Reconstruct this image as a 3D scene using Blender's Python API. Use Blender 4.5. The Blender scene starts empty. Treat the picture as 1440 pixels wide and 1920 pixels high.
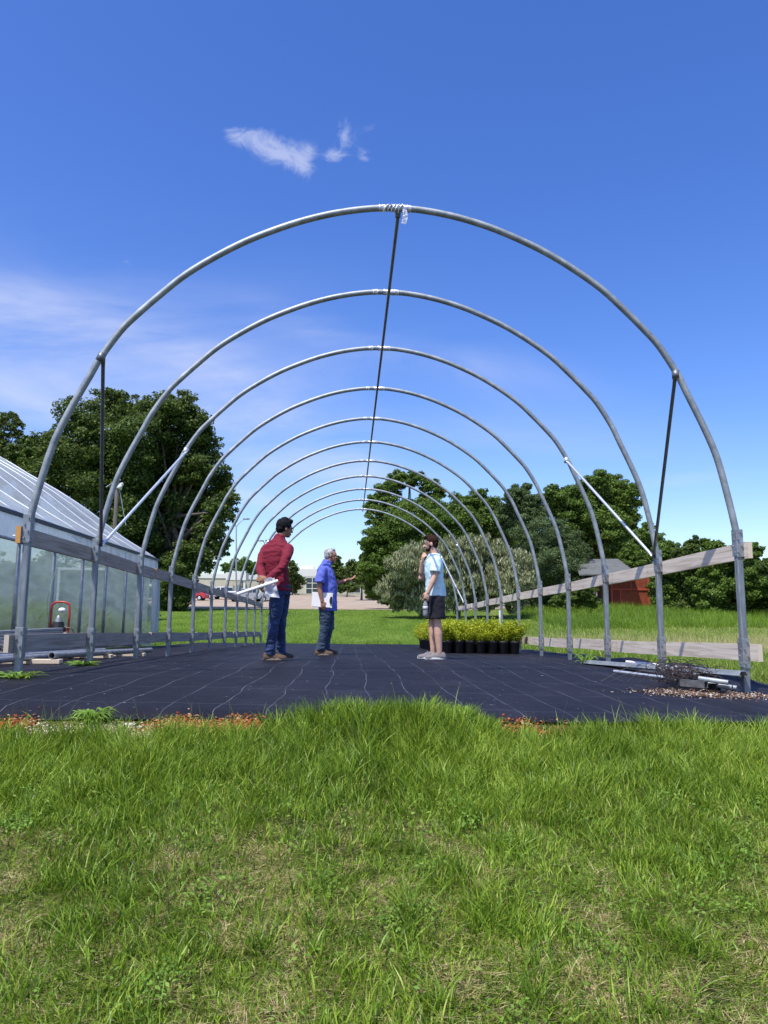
import bpy, bmesh, math, random
import numpy as np
from mathutils import Vector, Matrix
random.seed(7); rng = np.random.default_rng(11)
SC = bpy.context.scene
COL = SC.collection

# ------------------------------------------------------------------ camera model
F = 1387.0                                    # focal length in pixels of a 1440 x 1920 frame
PITCH = math.atan(190 / F); YAW = math.atan(65 / math.hypot(F, 190)); ROLL = math.radians(.35)
cy, sy, cp, sp = math.cos(YAW), math.sin(YAW), math.cos(PITCH), math.sin(PITCH)
FWD = Vector((sy * cp, cy * cp, sp)); RGT = Vector((cy, -sy, 0)); UPV = RGT.cross(FWD)
RC = RGT * math.cos(ROLL) + UPV * math.sin(ROLL); UC = -RGT * math.sin(ROLL) + UPV * math.cos(ROLL)
def ray(px, py): return FWD + RC * ((px - 720) / F) + UC * ((960 - py) / F)
def P(px, py, Y):
    d = ray(px, py); return d * (Y / d.y)
cam = bpy.data.cameras.new('camera'); co = bpy.data.objects.new('camera', cam); COL.objects.link(co)
m = Matrix.Identity(4)
for i in range(3): m[i][0] = RC[i]; m[i][1] = UC[i]; m[i][2] = -FWD[i]
co.matrix_world = m
cam.sensor_fit = 'VERTICAL'; cam.sensor_height = 24; cam.lens = 24 * F / 1920
cam.clip_start = .05; cam.clip_end = 3000
SC.camera = co

# ------------------------------------------------------------------ noise
def hash2(ix, iy, s=0):
    n = (ix.astype(np.int64) * 374761393 + iy.astype(np.int64) * 668265263 + s * 1442695041) & 0xffffffff
    n = ((n ^ (n >> 13)) * 1274126177) & 0xffffffff
    return ((n ^ (n >> 16)) & 0xffff) / 65535.0
def noise2(x, y, s=0):
    x = np.asarray(x, float); y = np.asarray(y, float)
    ix, iy = np.floor(x), np.floor(y); fx, fy = x - ix, y - iy
    fx = fx * fx * (3 - 2 * fx); fy = fy * fy * (3 - 2 * fy)
    a = hash2(ix, iy, s); b = hash2(ix + 1, iy, s); c = hash2(ix, iy + 1, s); d = hash2(ix + 1, iy + 1, s)
    return (a * (1 - fx) + b * fx) * (1 - fy) + (c * (1 - fx) + d * fx) * fy
def fbm(x, y, s=0, o=4):
    v = 0; a = .5
    for i in range(o): v = v + a * noise2(np.asarray(x) * 2 ** i, np.asarray(y) * 2 ** i, s + i); a *= .5
    return v
def noise3(p, f, s=0):
    x, y, z = p[:, 0] * f, p[:, 1] * f, p[:, 2] * f
    return (noise2(x + z * .7, y - z * .6, s) + noise2(y + 9.1 + x * .5, z - x * .3, s + 5) + noise2(z - 4.2 + y * .4, x + y * .2, s + 9)) / 3
def sstep(a, b, x):
    t = np.clip((np.asarray(x, float) - a) / (b - a), 0, 1); return t * t * (3 - 2 * t)

# ------------------------------------------------------------------ terrain height (z = 0 is the eye)
PY = [-60, -2, 0, 2.17, 4.2, 4.35, 4.5, 6.2, 7.9, 9.5, 11.2, 12.9, 14.6, 22.9, 24, 48, 100, 112, 150, 220, 2000]
PZ = [-3.5, -1.9, -1.6, -1.10, -.70, -.655, -.60, -.585, -.575, -.60, -.67, -.705, -.755, -.955, -.96, .24, 1.37, 2.0, 3.8, 5.2, 5.5]
def gz(x, y):
    x = np.asarray(x, float); y = np.asarray(y, float)
    z = np.interp(y, PY, PZ)
    z = z - .022 * x * (1 - .75 * sstep(6, 8.5, y)) * (1 - sstep(22, 30, y))
    # grassy hump in front of the cloth
    z = z + .13 * np.exp(-((x - .27) / .50) ** 4) * np.exp(-((y - 4.20) / .17) ** 2)
    # lawn just outside the cloth on the right stands a little higher
    z = z + .06 * sstep(3.75, 4.6, x) * sstep(5, 7, y) * (1 - sstep(24, 34, y))
    z = z + .30 * sstep(7, 16, x) * sstep(24, 38, y) * (1 - sstep(60, 90, y))
    z = z + .25 * np.exp(-((x - 16) / 6) ** 2 - ((y - 43) / 6) ** 2)
    z = z + .03 * (fbm(x * .8, y * .8, 3) - .5) * (1 - sstep(4.3, 4.45, y) * (1 - sstep(23, 25, y)))
    z = z + .012 * (fbm(x * 1.3, y * .9, 8) - .5)
    return z
def G(px, py, Y0=None):                        # where the ray through a pixel meets the ground
    d = ray(px, py); lo, hi = 1.5, 400.0
    ys = np.geomspace(lo, hi, 4000); xs = ys * d.x / d.y; zs = ys * d.z / d.y
    k = np.argmax(zs < gz(xs, ys)) if (zs < gz(xs, ys)).any() else -1
    return Vector((xs[k], ys[k], zs[k]))

# ------------------------------------------------------------------ scene helpers
def link(o): COL.objects.link(o); return o
def tag(o, label=None, cat=None, group=None, kind=None):
    if label: o['label'] = label
    if cat: o['category'] = cat
    if group: o['group'] = group
    if kind: o['kind'] = kind
    return o
def empty(name, loc, label, cat, group=None, rz=0):
    o = link(bpy.data.objects.new(name, None)); o.location = loc; o.rotation_euler = (0, 0, rz)
    o.empty_display_size = .1
    return tag(o, label, cat, group)
def obj(name, me, mat=None, parent=None, smooth=False):
    if isinstance(me, bmesh.types.BMesh):
        b = me; me = bpy.data.meshes.new(name); b.to_mesh(me); b.free()
    o = link(bpy.data.objects.new(name, me))
    if mat is not None and not me.materials:
        me.materials.append(mat)
    if smooth: me.shade_smooth()
    if parent is not None: o.parent = parent
    return o
def wobj(name, me, mat, parent, smooth=False):
    """mesh given in world coordinates, parented to an empty at its own location"""
    o = obj(name, me, mat, parent, smooth)
    o.data.transform(parent_world(parent).inverted())
    return o
def parent_world(p):
    mw = Matrix.LocRotScale(p.location, p.rotation_euler.to_quaternion(), p.scale)
    return (parent_world(p.parent) @ mw) if p.parent else mw
def copy_tree(o, parent=None):
    c = o.copy(); COL.objects.link(c); c.parent = parent
    for ch in CH.get(o.name, []): copy_tree(ch, c)
    return c
CH = {}
def reg(root, *kids): CH.setdefault(root.name, []).extend(kids)

def bx(bm, c, s, rot=None, bev=0):
    r = bmesh.ops.create_cube(bm, size=1); vs = r['verts']
    M = Matrix.Translation(Vector(c)) @ (rot.to_4x4() if rot else Matrix.Identity(4)) @ Matrix.Diagonal((*s, 1))
    bmesh.ops.transform(bm, matrix=M, verts=vs)
    if bev:
        es = list({e for v in vs for e in v.link_edges})
        bmesh.ops.bevel(bm, geom=es, offset=bev, segments=2, affect='EDGES', profile=.5)
    return bm
def box(c, s, rot=None, bev=0): return bx(bmesh.new(), c, s, rot, bev)
def frame_of(d, ref=None):
    d = Vector(d).normalized(); ref = Vector(ref) if ref is not None else (Vector((0, 0, 1)) if abs(d.z) < .95 else Vector((1, 0, 0)))
    u = ref.cross(d).normalized() if ref.cross(d).length > 1e-5 else Vector((1, 0, 0)); return u, d.cross(u)
def tube(bm, pts, rad, n=12, cap=True, hollow=0, ref=None):
    """sweep; rad: number, list of numbers or list of (ru, rv)"""
    pts = [Vector(p) for p in pts]; N = len(pts)
    if not isinstance(rad, (list, tuple)): rad = [rad] * N
    rings = []; u = None
    for i, p in enumerate(pts):
        d = (pts[min(i + 1, N - 1)] - pts[max(i - 1, 0)]).normalized()
        if u is None or ref is not None: u, v = frame_of(d, ref)
        else:
            u = (u - d * u.dot(d)).normalized(); v = d.cross(u)
        r = rad[i]; ru, rv = r if isinstance(r, (list, tuple)) else (r, r)
        rings.append([bm.verts.new(p + u * ru * math.cos(2 * math.pi * k / n) + v * rv * math.sin(2 * math.pi * k / n)) for k in range(n)])
    for a, b in zip(rings, rings[1:]):
        for k in range(n): bm.faces.new((a[k], a[(k + 1) % n], b[(k + 1) % n], b[k]))
    if cap:
        bm.faces.new(rings[0][::-1]); bm.faces.new(rings[-1])
    return bm
def pipe_hollow(bm, a, b, r, t, n=14):
    a, b = Vector(a), Vector(b); u, v = frame_of(b - a); R = []
    for p, rr in ((a, r), (b, r), (b, r - t), (a, r - t)):
        R.append([bm.verts.new(p + u * rr * math.cos(2 * math.pi * k / n) + v * rr * math.sin(2 * math.pi * k / n)) for k in range(n)])
    for i in range(4):
        A, B = R[i], R[(i + 1) % 4]
        for k in range(n): bm.faces.new((A[k], A[(k + 1) % n], B[(k + 1) % n], B[k]))
    return bm
def ell(bm, c, r, rot=None, seg=16, ring=10):
    q = bmesh.ops.create_uvsphere(bm, u_segments=seg, v_segments=ring, radius=1)
    M = Matrix.Translation(Vector(c)) @ (rot.to_4x4() if rot else Matrix.Identity(4)) @ Matrix.Diagonal((*r, 1))
    bmesh.ops.transform(bm, matrix=M, verts=q['verts']); return bm
def prism(bm, prof, x0, x1, axis='x'):
    """closed polygon prof [(a,b)] extruded along an axis: x -> points (x,a,b); y -> (a,y,b)"""
    f = (lambda t, a, b: (t, a, b)) if axis == 'x' else (lambda t, a, b: (a, t, b))
    A = [bm.verts.new(f(x0, a, b)) for a, b in prof]; B = [bm.verts.new(f(x1, a, b)) for a, b in prof]
    n = len(prof)
    for i in range(n): bm.faces.new((A[i], A[(i + 1) % n], B[(i + 1) % n], B[i]))
    bm.faces.new(A[::-1]); bm.faces.new(B)
    bmesh.ops.recalc_face_normals(bm, faces=bm.faces[:]); return bm
def np_mesh(name, V, Fq, attr=None):
    """V (n,3); Fq (m,k) index array, all faces k-gons"""
    me = bpy.data.meshes.new(name); V = np.ascontiguousarray(V, np.float32); m_, k = Fq.shape
    me.vertices.add(len(V)); me.vertices.foreach_set('co', V.ravel())
    me.loops.add(m_ * k); me.loops.foreach_set('vertex_index', np.ascontiguousarray(Fq, np.int32).ravel())
    me.polygons.add(m_); me.polygons.foreach_set('loop_start', np.arange(0, m_ * k, k, dtype=np.int32))
    if attr is not None:
        a = me.attributes.new('tone', 'FLOAT', 'FACE'); a.data.foreach_set('value', np.ascontiguousarray(attr, np.float32))
    me.update(calc_edges=True); return me

# ------------------------------------------------------------------ materials
def mat(name, base=(.5, .5, .5), rough=.6, metal=0, **kw):
    mt = bpy.data.materials.new(name); mt.use_nodes = True; nt = mt.node_tree
    b = nt.nodes['Principled BSDF']; b.inputs['Base Color'].default_value = (*base, 1)
    b.inputs['Roughness'].default_value = rough; b.inputs['Metallic'].default_value = metal
    for k, v in kw.items(): b.inputs[k.replace('_', ' ')].default_value = v
    mt['b'] = 1; return mt
def N(nt, t, **kw):
    n = nt.nodes.new(t)
    for k, v in kw.items():
        if k.startswith('i_'): n.inputs[k[2:].replace('_', ' ')].default_value = v
        else: setattr(n, k, v)
    return n
def ramp(nt, fac, stops, interp='LINEAR'):
    r = nt.nodes.new('ShaderNodeValToRGB'); r.color_ramp.interpolation = interp
    e = r.color_ramp.elements
    while len(e) > 1: e.remove(e[-1])
    e[0].position = stops[0][0]; e[0].color = (*stops[0][1], 1)
    for p, c in stops[1:]:
        q = e.new(p); q.color = (*c, 1)
    nt.links.new(fac, r.inputs[0]); return r.outputs[0]
def noisy(mt, scale=8, stops=None, detail=6, bump=0, bscale=None, coords='Object', stretch=(1, 1, 1), rough=None, bdist=.01):
    nt = mt.node_tree; b = nt.nodes['Principled BSDF']; tc = N(nt, 'ShaderNodeTexCoord'); mp = N(nt, 'ShaderNodeMapping')
    mp.inputs['Scale'].default_value = stretch
    nt.links.new(tc.outputs[coords], mp.inputs[0])
    nz = N(nt, 'ShaderNodeTexNoise'); nz.inputs['Scale'].default_value = scale; nz.inputs['Detail'].default_value = detail
    nz.inputs['Roughness'].default_value = .65
    nt.links.new(mp.outputs[0], nz.inputs[0])
    if stops: nt.links.new(ramp(nt, nz.outputs[0], stops), b.inputs['Base Color'])
    if rough:
        mr = N(nt, 'ShaderNodeMapRange'); mr.inputs[3].default_value, mr.inputs[4].default_value = rough
        nt.links.new(nz.outputs[0], mr.inputs[0]); nt.links.new(mr.outputs[0], b.inputs['Roughness'])
    if bump:
        n2 = N(nt, 'ShaderNodeTexNoise'); n2.inputs['Scale'].default_value = bscale or scale * 4; n2.inputs['Detail'].default_value = 5
        nt.links.new(mp.outputs[0], n2.inputs[0])
        bp = N(nt, 'ShaderNodeBump'); bp.inputs['Strength'].default_value = bump; bp.inputs['Distance'].default_value = bdist
        nt.links.new(n2.outputs[0], bp.inputs['Height']); nt.links.new(bp.outputs[0], b.inputs['Normal'])
    return mt
def g(v): return (v, v, v)
M = {}
M['galv'] = noisy(mat('galvanised_steel', g(.5), .42, .45), 9, [(.3, (.20, .225, .24)), (.5, (.30, .33, .345)), (.7, (.42, .45, .46))], stretch=(1, 1, 1), bump=.15, bscale=60, bdist=.002, rough=(.45, .65))
M['galv_post'] = noisy(mat('galvanised_post', g(.4), .5, .5), 7, [(.25, (.14, .155, .175)), (.5, (.24, .265, .29)), (.75, (.36, .385, .41))], stretch=(3, 3, .6), bump=.2, bscale=50, bdist=.002, rough=(.35, .65))
M['galv_dull'] = noisy(mat('weathered_galvanised', g(.3), .5, .5), 12, [(.3, (.22, .23, .25)), (.7, (.42, .44, .47))], bump=.1, bscale=60, bdist=.002)
M['galv_bright'] = noisy(mat('bright_zinc_tube', g(.7), .32, .6), 20, [(.3, (.58, .62, .65)), (.7, (.75, .78, .80))])
M['tape'] = noisy(mat('silver_tape', g(.7), .3, .5), 30, [(.35, (.35, .36, .42)), (.6, (.78, .79, .85))], bump=.9, bscale=60, bdist=.01)
M['dark_tube'] = noisy(mat('grey_steel_tube', g(.2), .45, .6), 12, [(.3, (.13, .14, .15)), (.7, (.22, .23, .24))])
def wood(name, c0, c1, c2, end):
    mt = mat(name, c1, .8); nt = mt.node_tree; b = nt.nodes['Principled BSDF']
    tc = N(nt, 'ShaderNodeTexCoord'); mp = N(nt, 'ShaderNodeMapping'); mp.inputs['Scale'].default_value = (30, 1.2, 26)
    nt.links.new(tc.outputs['Object'], mp.inputs[0])
    nz = N(nt, 'ShaderNodeTexNoise'); nz.inputs['Scale'].default_value = 1.4; nz.inputs['Detail'].default_value = 7; nz.inputs['Distortion'].default_value = .8
    nt.links.new(mp.outputs[0], nz.inputs[0])
    c = ramp(nt, nz.outputs[0], [(.3, c0), (.5, c1), (.7, c2)])
    n2 = N(nt, 'ShaderNodeTexNoise'); n2.inputs['Scale'].default_value = 1.3; n2.inputs['Detail'].default_value = 3
    mp2 = N(nt, 'ShaderNodeMapping'); mp2.inputs['Scale'].default_value = (1, 2.2, .6); nt.links.new(tc.outputs['Object'], mp2.inputs[0]); nt.links.new(mp2.outputs[0], n2.inputs[0])
    st = N(nt, 'ShaderNodeMapRange'); st.inputs[1].default_value = .62; st.inputs[2].default_value = .72; nt.links.new(n2.outputs[0], st.inputs[0])
    mx = N(nt, 'ShaderNodeMix'); mx.data_type = 'RGBA'; mx.blend_type = 'MIX'
    ml = N(nt, 'ShaderNodeMath'); ml.operation = 'MULTIPLY'; ml.inputs[1].default_value = .45; nt.links.new(st.outputs[0], ml.inputs[0])
    nt.links.new(ml.outputs[0], mx.inputs['Factor']); nt.links.new(c, mx.inputs['A']); mx.inputs['B'].default_value = (.42, .20, .09, 1)
    # dark knots
    vo = N(nt, 'ShaderNodeTexVoronoi'); vo.inputs['Scale'].default_value = 1.0
    mp3 = N(nt, 'ShaderNodeMapping'); mp3.inputs['Scale'].default_value = (1, 4.2, 9); nt.links.new(tc.outputs['Object'], mp3.inputs[0]); nt.links.new(mp3.outputs[0], vo.inputs[0])
    kn = N(nt, 'ShaderNodeMapRange'); kn.inputs[1].default_value = .05; kn.inputs[2].default_value = .13; kn.inputs[3].default_value = .7; kn.inputs[4].default_value = 0
    nt.links.new(vo.outputs['Distance'], kn.inputs[0])
    m3 = N(nt, 'ShaderNodeMix'); m3.data_type = 'RGBA'; nt.links.new(kn.outputs[0], m3.inputs['Factor']); nt.links.new(mx.outputs['Result'], m3.inputs['A']); m3.inputs['B'].default_value = (.09, .06, .045, 1)
    # end grain, by the face's own direction in object space
    sx = N(nt, 'ShaderNodeSeparateXYZ'); nt.links.new(tc.outputs['Normal'], sx.inputs[0]); ab = N(nt, 'ShaderNodeMath'); ab.operation = 'ABSOLUTE'; nt.links.new(sx.outputs[1], ab.inputs[0])
    gt = N(nt, 'ShaderNodeMath'); gt.operation = 'GREATER_THAN'; gt.inputs[1].default_value = .7; nt.links.new(ab.outputs[0], gt.inputs[0])
    m4 = N(nt, 'ShaderNodeMix'); m4.data_type = 'RGBA'; nt.links.new(gt.outputs[0], m4.inputs['Factor']); nt.links.new(m3.outputs['Result'], m4.inputs['A']); m4.inputs['B'].default_value = (*end, 1)
    nt.links.new(m4.outputs['Result'], b.inputs['Base Color'])
    bp = N(nt, 'ShaderNodeBump'); bp.inputs['Strength'].default_value = .3; bp.inputs['Distance'].default_value = .004; nt.links.new(nz.outputs[0], bp.inputs['Height']); nt.links.new(bp.outputs[0], b.inputs['Normal'])
    return mt
M['board'] = wood('weathered_pine_board', (.27, .21, .15), (.42, .33, .26), (.54, .44, .35), (.55, .27, .07))
M['board_pale'] = wood('pale_pine_board', (.48, .39, .30), (.66, .57, .46), (.76, .68, .57), (.60, .50, .38))
M['board_low'] = wood('grey_brown_board', (.25, .20, .15), (.38, .31, .25), (.50, .42, .34), (.52, .44, .35))
M['black'] = mat('black_plastic', g(.012), .45)
M['white'] = mat('white_paint', g(.8), .5)
M['paper'] = mat('white_paper', g(.85), .8)

def leafmat(name, stops, trans=.25, rough=.55, spec=.25, useattr=False):
    mt = bpy.data.materials.new(name); mt.use_nodes = True; nt = mt.node_tree; b = nt.nodes['Principled BSDF']; out = nt.nodes['Material Output']
    ge = N(nt, 'ShaderNodeNewGeometry')
    fac = ge.outputs['Random Per Island']
    if useattr:
        at = N(nt, 'ShaderNodeAttribute', attribute_name='tone'); fac = at.outputs['Fac']
    c = ramp(nt, fac, stops); nt.links.new(c, b.inputs['Base Color'])
    b.inputs['Roughness'].default_value = rough; b.inputs['Specular IOR Level'].default_value = spec
    tr = N(nt, 'ShaderNodeBsdfTranslucent'); hs = N(nt, 'ShaderNodeHueSaturation'); hs.inputs['Value'].default_value = 1.3; hs.inputs['Hue'].default_value = .48
    nt.links.new(c, hs.inputs['Color']); nt.links.new(hs.outputs[0], tr.inputs[0])
    mx = N(nt, 'ShaderNodeMixShader'); mx.inputs[0].default_value = trans
    nt.links.new(b.outputs[0], mx.inputs[1]); nt.links.new(tr.outputs[0], mx.inputs[2]); nt.links.new(mx.outputs[0], out.inputs[0])
    return mt
M['oak'] = leafmat('dark_oak_leaves', [(0, (.022, .042, .008)), (.5, (.06, .105, .018)), (.85, (.12, .18, .03)), (1, (.20, .26, .05))], .35)
M['leaf_mid'] = leafmat('mid_green_leaves', [(0, (.035, .068, .011)), (.5, (.095, .17, .024)), (1, (.20, .30, .05))], .38)
M['leaf_light'] = leafmat('yellow_green_leaves', [(0, (.04, .08, .012)), (.5, (.09, .15, .025)), (1, (.17, .24, .05))], .25)
M['leaf_yellow'] = leafmat('bright_yellow_green_leaves', [(0, (.10, .15, .01)), (.5, (.24, .30, .02)), (1, (.40, .44, .05))], .3)
M['leaf_silver'] = leafmat('silvery_olive_leaves', [(0, (.045, .065, .022)), (.45, (.14, .18, .065)), (.7, (.36, .38, .19)), (1, (.75, .74, .50))], .25)
M['leaf_blue'] = leafmat('blue_green_needles', [(0, (.035, .065, .022)), (.5, (.08, .13, .04)), (1, (.16, .22, .08))], .25)
M['grass'] = leafmat('grass_blades', [(0, (.05, .10, .008)), (.25, (.13, .24, .015)), (.5, (.25, .38, .03)), (.68, (.38, .48, .07)), (.74, (.42, .40, .15)), (.85, (.55, .44, .22)), (1, (.72, .60, .36))], .30, .45, .4, True)
M['weed'] = leafmat('weed_leaves', [(0, (.09, .20, .02)), (1, (.26, .42, .07))], .4)
M['bark'] = noisy(mat('bark', g(.1), .9), 6, [(.3, (.05, .04, .03)), (.7, (.16, .13, .10))], bump=.6, stretch=(1, 1, .3))

# ground: grass-coloured soil, dry patches, clay near the cloth
def ground_mat():
    mt = mat('ground_soil_and_turf', g(.1), .95); nt = mt.node_tree; b = nt.nodes['Principled BSDF']; b.inputs['Specular IOR Level'].default_value = .1
    tc = N(nt, 'ShaderNodeTexCoord')
    a = N(nt, 'ShaderNodeTexNoise'); a.inputs['Scale'].default_value = 7; a.inputs['Detail'].default_value = 8; nt.links.new(tc.outputs['Object'], a.inputs[0])
    near = ramp(nt, a.outputs[0], [(.35, (.025, .035, .010)), (.5, (.06, .06, .022)), (.62, (.12, .10, .045)), (.72, (.24, .18, .10))])
    mpf = N(nt, 'ShaderNodeMapping'); mpf.inputs['Scale'].default_value = (1, .45, 1); nt.links.new(tc.outputs['Object'], mpf.inputs[0])
    c = N(nt, 'ShaderNodeTexNoise'); c.inputs['Scale'].default_value = .9; c.inputs['Detail'].default_value = 12; c.inputs['Roughness'].default_value = .72; nt.links.new(mpf.outputs[0], c.inputs[0])
    far = ramp(nt, c.outputs[0], [(.3, (.06, .115, .014)), (.5, (.11, .18, .024)), (.7, (.18, .25, .05))])
    sp_ = N(nt, 'ShaderNodeSeparateXYZ'); nt.links.new(tc.outputs['Object'], sp_.inputs[0])
    mr = N(nt, 'ShaderNodeMapRange'); mr.inputs[1].default_value = 5; mr.inputs[2].default_value = 9; nt.links.new(sp_.outputs[1], mr.inputs[0])
    mx = N(nt, 'ShaderNodeMix'); mx.data_type = 'RGBA'; nt.links.new(mr.outputs[0], mx.inputs['Factor']); nt.links.new(near, mx.inputs['A']); nt.links.new(far, mx.inputs['B'])
    # bare straw patch at the right of the meadow
    mr2 = N(nt, 'ShaderNodeMapRange'); mr2.inputs[1].default_value = 6; mr2.inputs[2].default_value = 11; nt.links.new(sp_.outputs[0], mr2.inputs[0])
    m3 = N(nt, 'ShaderNodeMath'); m3.operation = 'MULTIPLY'; nt.links.new(mr2.outputs[0], m3.inputs[0])
    r3 = ramp(nt, c.outputs[0], [(.35, g(0)), (.6, g(.6))]); nt.links.new(r3, m3.inputs[1])
    m4 = N(nt, 'ShaderNodeMix'); m4.data_type = 'RGBA'; nt.links.new(m3.outputs[0], m4.inputs['Factor']); nt.links.new(mx.outputs['Result'], m4.inputs['A']); m4.inputs['B'].default_value = (.30, .26, .12, 1)
    nt.links.new(m4.outputs['Result'], b.inputs['Base Color'])
    d = N(nt, 'ShaderNodeTexNoise'); d.inputs['Scale'].default_value = 14; d.inputs['Detail'].default_value = 8; nt.links.new(mpf.outputs[0], d.inputs[0])
    bp = N(nt, 'ShaderNodeBump'); bp.inputs['Strength'].default_value = .8; bp.inputs['Distance'].default_value = .06; nt.links.new(d.outputs[0], bp.inputs['Height']); nt.links.new(bp.outputs[0], b.inputs['Normal'])
    return mt
def cloth_mat():
    mt = mat('woven_ground_cloth', (.03, .027, .045), .62); nt = mt.node_tree; b = nt.nodes['Principled BSDF']
    tc = N(nt, 'ShaderNodeTexCoord'); mp = N(nt, 'ShaderNodeMapping'); mp.inputs['Scale'].default_value = (1, .5, 1); nt.links.new(tc.outputs['Object'], mp.inputs[0])
    a = N(nt, 'ShaderNodeTexNoise'); a.inputs['Scale'].default_value = 1.3; a.inputs['Detail'].default_value = 9; a.inputs['Roughness'].default_value = .7; nt.links.new(mp.outputs[0], a.inputs[0])
    base = ramp(nt, a.outputs[0], [(.3, (.006, .0055, .008)), (.55, (.012, .011, .016)), (.75, (.030, .028, .034))])
    # pale woven marker threads every 30 cm, wandering a little
    sx = N(nt, 'ShaderNodeSeparateXYZ'); nt.links.new(tc.outputs['Object'], sx.inputs[0])
    w = N(nt, 'ShaderNodeTexNoise'); w.inputs['Scale'].default_value = .8; w.inputs['Detail'].default_value = 3; w.inputs['Roughness'].default_value = .5
    mpw = N(nt, 'ShaderNodeMapping'); mpw.inputs['Scale'].default_value = (.5, 1, .1); nt.links.new(tc.outputs['Object'], mpw.inputs[0]); nt.links.new(mpw.outputs[0], w.inputs[0])
    def MA(op, x, y=None):
        n = N(nt, 'ShaderNodeMath'); n.operation = op
        for i, q in enumerate((x, y)):
            if q is None: continue
            if isinstance(q, (int, float)): n.inputs[i].default_value = q
            else: nt.links.new(q, n.inputs[i])
        return n.outputs[0]
    xx = MA('ADD', sx.outputs[0], MA('MULTIPLY', MA('SUBTRACT', w.outputs[0], .5), .15))
    fr = MA('ABSOLUTE', MA('SUBTRACT', MA('FRACT', MA('ADD', MA('DIVIDE', xx, .305), 100.02)), .5))
    line = MA('LESS_THAN', fr, .0046)
    br = N(nt, 'ShaderNodeTexNoise'); br.inputs['Scale'].default_value = 2.2; br.inputs['Detail'].default_value = 4; nt.links.new(tc.outputs['Object'], br.inputs[0])
    brk = N(nt, 'ShaderNodeMapRange'); brk.inputs[1].default_value = .38; brk.inputs[2].default_value = .56; brk.inputs[3].default_value = .25; brk.inputs[4].default_value = .95; nt.links.new(br.outputs[0], brk.inputs[0])
    mx = N(nt, 'ShaderNodeMix'); mx.data_type = 'RGBA'; nt.links.new(MA('MULTIPLY', line, brk.outputs[0]), mx.inputs['Factor']); nt.links.new(base, mx.inputs['A']); mx.inputs['B'].default_value = (.19, .21, .25, 1)
    # creases across the cloth from how it was folded
    yw = MA('ADD', sx.outputs[1], MA('MULTIPLY', MA('SUBTRACT', br.outputs[0], .5), .12))
    cf = MA('ABSOLUTE', MA('SUBTRACT', MA('FRACT', MA('ADD', MA('DIVIDE', yw, .92), .3)), .5)); crs = N(nt, 'ShaderNodeMapRange'); crs.inputs[1].default_value = 0; crs.inputs[2].default_value = .02; crs.inputs[3].default_value = .45; crs.inputs[4].default_value = 0; nt.links.new(cf, crs.inputs[0])
    mc = N(nt, 'ShaderNodeMix'); mc.data_type = 'RGBA'; nt.links.new(crs.outputs[0], mc.inputs['Factor']); nt.links.new(mx.outputs['Result'], mc.inputs['A']); mc.inputs['B'].default_value = (.065, .06, .085, 1); mx = mc
    # dried mud specks and dust
    v = N(nt, 'ShaderNodeTexNoise'); v.inputs['Scale'].default_value = 26; v.inputs['Detail'].default_value = 6; nt.links.new(mp.outputs[0], v.inputs[0])
    sk = N(nt, 'ShaderNodeMapRange'); sk.inputs[1].default_value = .70; sk.inputs[2].default_value = .74; nt.links.new(v.outputs[0], sk.inputs[0])
    m2 = N(nt, 'ShaderNodeMix'); m2.data_type = 'RGBA'; nt.links.new(sk.outputs[0], m2.inputs['Factor']); nt.links.new(mx.outputs['Result'], m2.inputs['A']); m2.inputs['B'].default_value = (.22, .20, .20, 1)
    nt.links.new(m2.outputs['Result'], b.inputs['Base Color'])
    wv = N(nt, 'ShaderNodeTexNoise'); wv.inputs['Scale'].default_value = 3; wv.inputs['Detail'].default_value = 6; nt.links.new(mp.outputs[0], wv.inputs[0])
    bp = N(nt, 'ShaderNodeBump'); bp.inputs['Strength'].default_value = .5; bp.inputs['Distance'].default_value = .09; nt.links.new(wv.outputs[0], bp.inputs['Height']); nt.links.new(bp.outputs[0], b.inputs['Normal'])
    b.inputs['Specular IOR Level'].default_value = .2
    return mt
M['ground'] = ground_mat(); M['cloth'] = cloth_mat()
M['lot'] = noisy(mat('tan_gravel_lot', g(.3), .95), .5, [(.3, (.25, .19, .13)), (.5, (.34, .265, .185)), (.7, (.42, .34, .25))], detail=9, bump=.3, bscale=6, bdist=.02)
M['kerb'] = noisy(mat('concrete_kerb', g(.5), .9), 2, [(.3, (.40, .37, .30)), (.7, (.55, .52, .44))])

# ------------------------------------------------------------------ setting: ground, cloth, lot
def grid_mesh(name, xs, ys, zf):
    X, Y = np.meshgrid(xs, ys); Z = zf(X, Y); V = np.stack([X.ravel(), Y.ravel(), Z.ravel()], 1)
    nx, ny = len(xs), len(ys); i = np.arange(ny - 1)[:, None] * nx + np.arange(nx - 1)[None, :]
    Q = np.stack([i, i + 1, i + nx + 1, i + nx], -1).reshape(-1, 4); return np_mesh(name, V, Q)
xs = np.concatenate([-np.geomspace(900, 9, 40), np.linspace(-8.8, 8.8, 120), np.geomspace(9, 900, 40)])
ys = np.concatenate([np.linspace(-60, -2, 12), np.linspace(-1.8, 6.5, 130), np.linspace(6.7, 30, 80), np.geomspace(31, 2000, 70)])
def gz_base(x, y):                              # the sheet dips a few cm under the cloth
    z = gz(x, y); inside = sstep(4.42, 4.6, y) * (1 - sstep(23.2, 23.35, y)) * sstep(-4.6, -4.4, x) * (1 - sstep(3.6, 3.75, x))
    return z - .05 * inside
o = obj('ground', grid_mesh('ground', xs, ys, gz_base), M['ground'], smooth=True); tag(o, kind='structure')
CX0, CX1, CY1 = -4.62, 3.82, 23.35
def cloth_front(x): return 4.42 + .035 * x + .06 * (fbm(np.asarray(x) * 2.2, np.asarray(x) * 0 + 3, 5) - .5)
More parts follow.
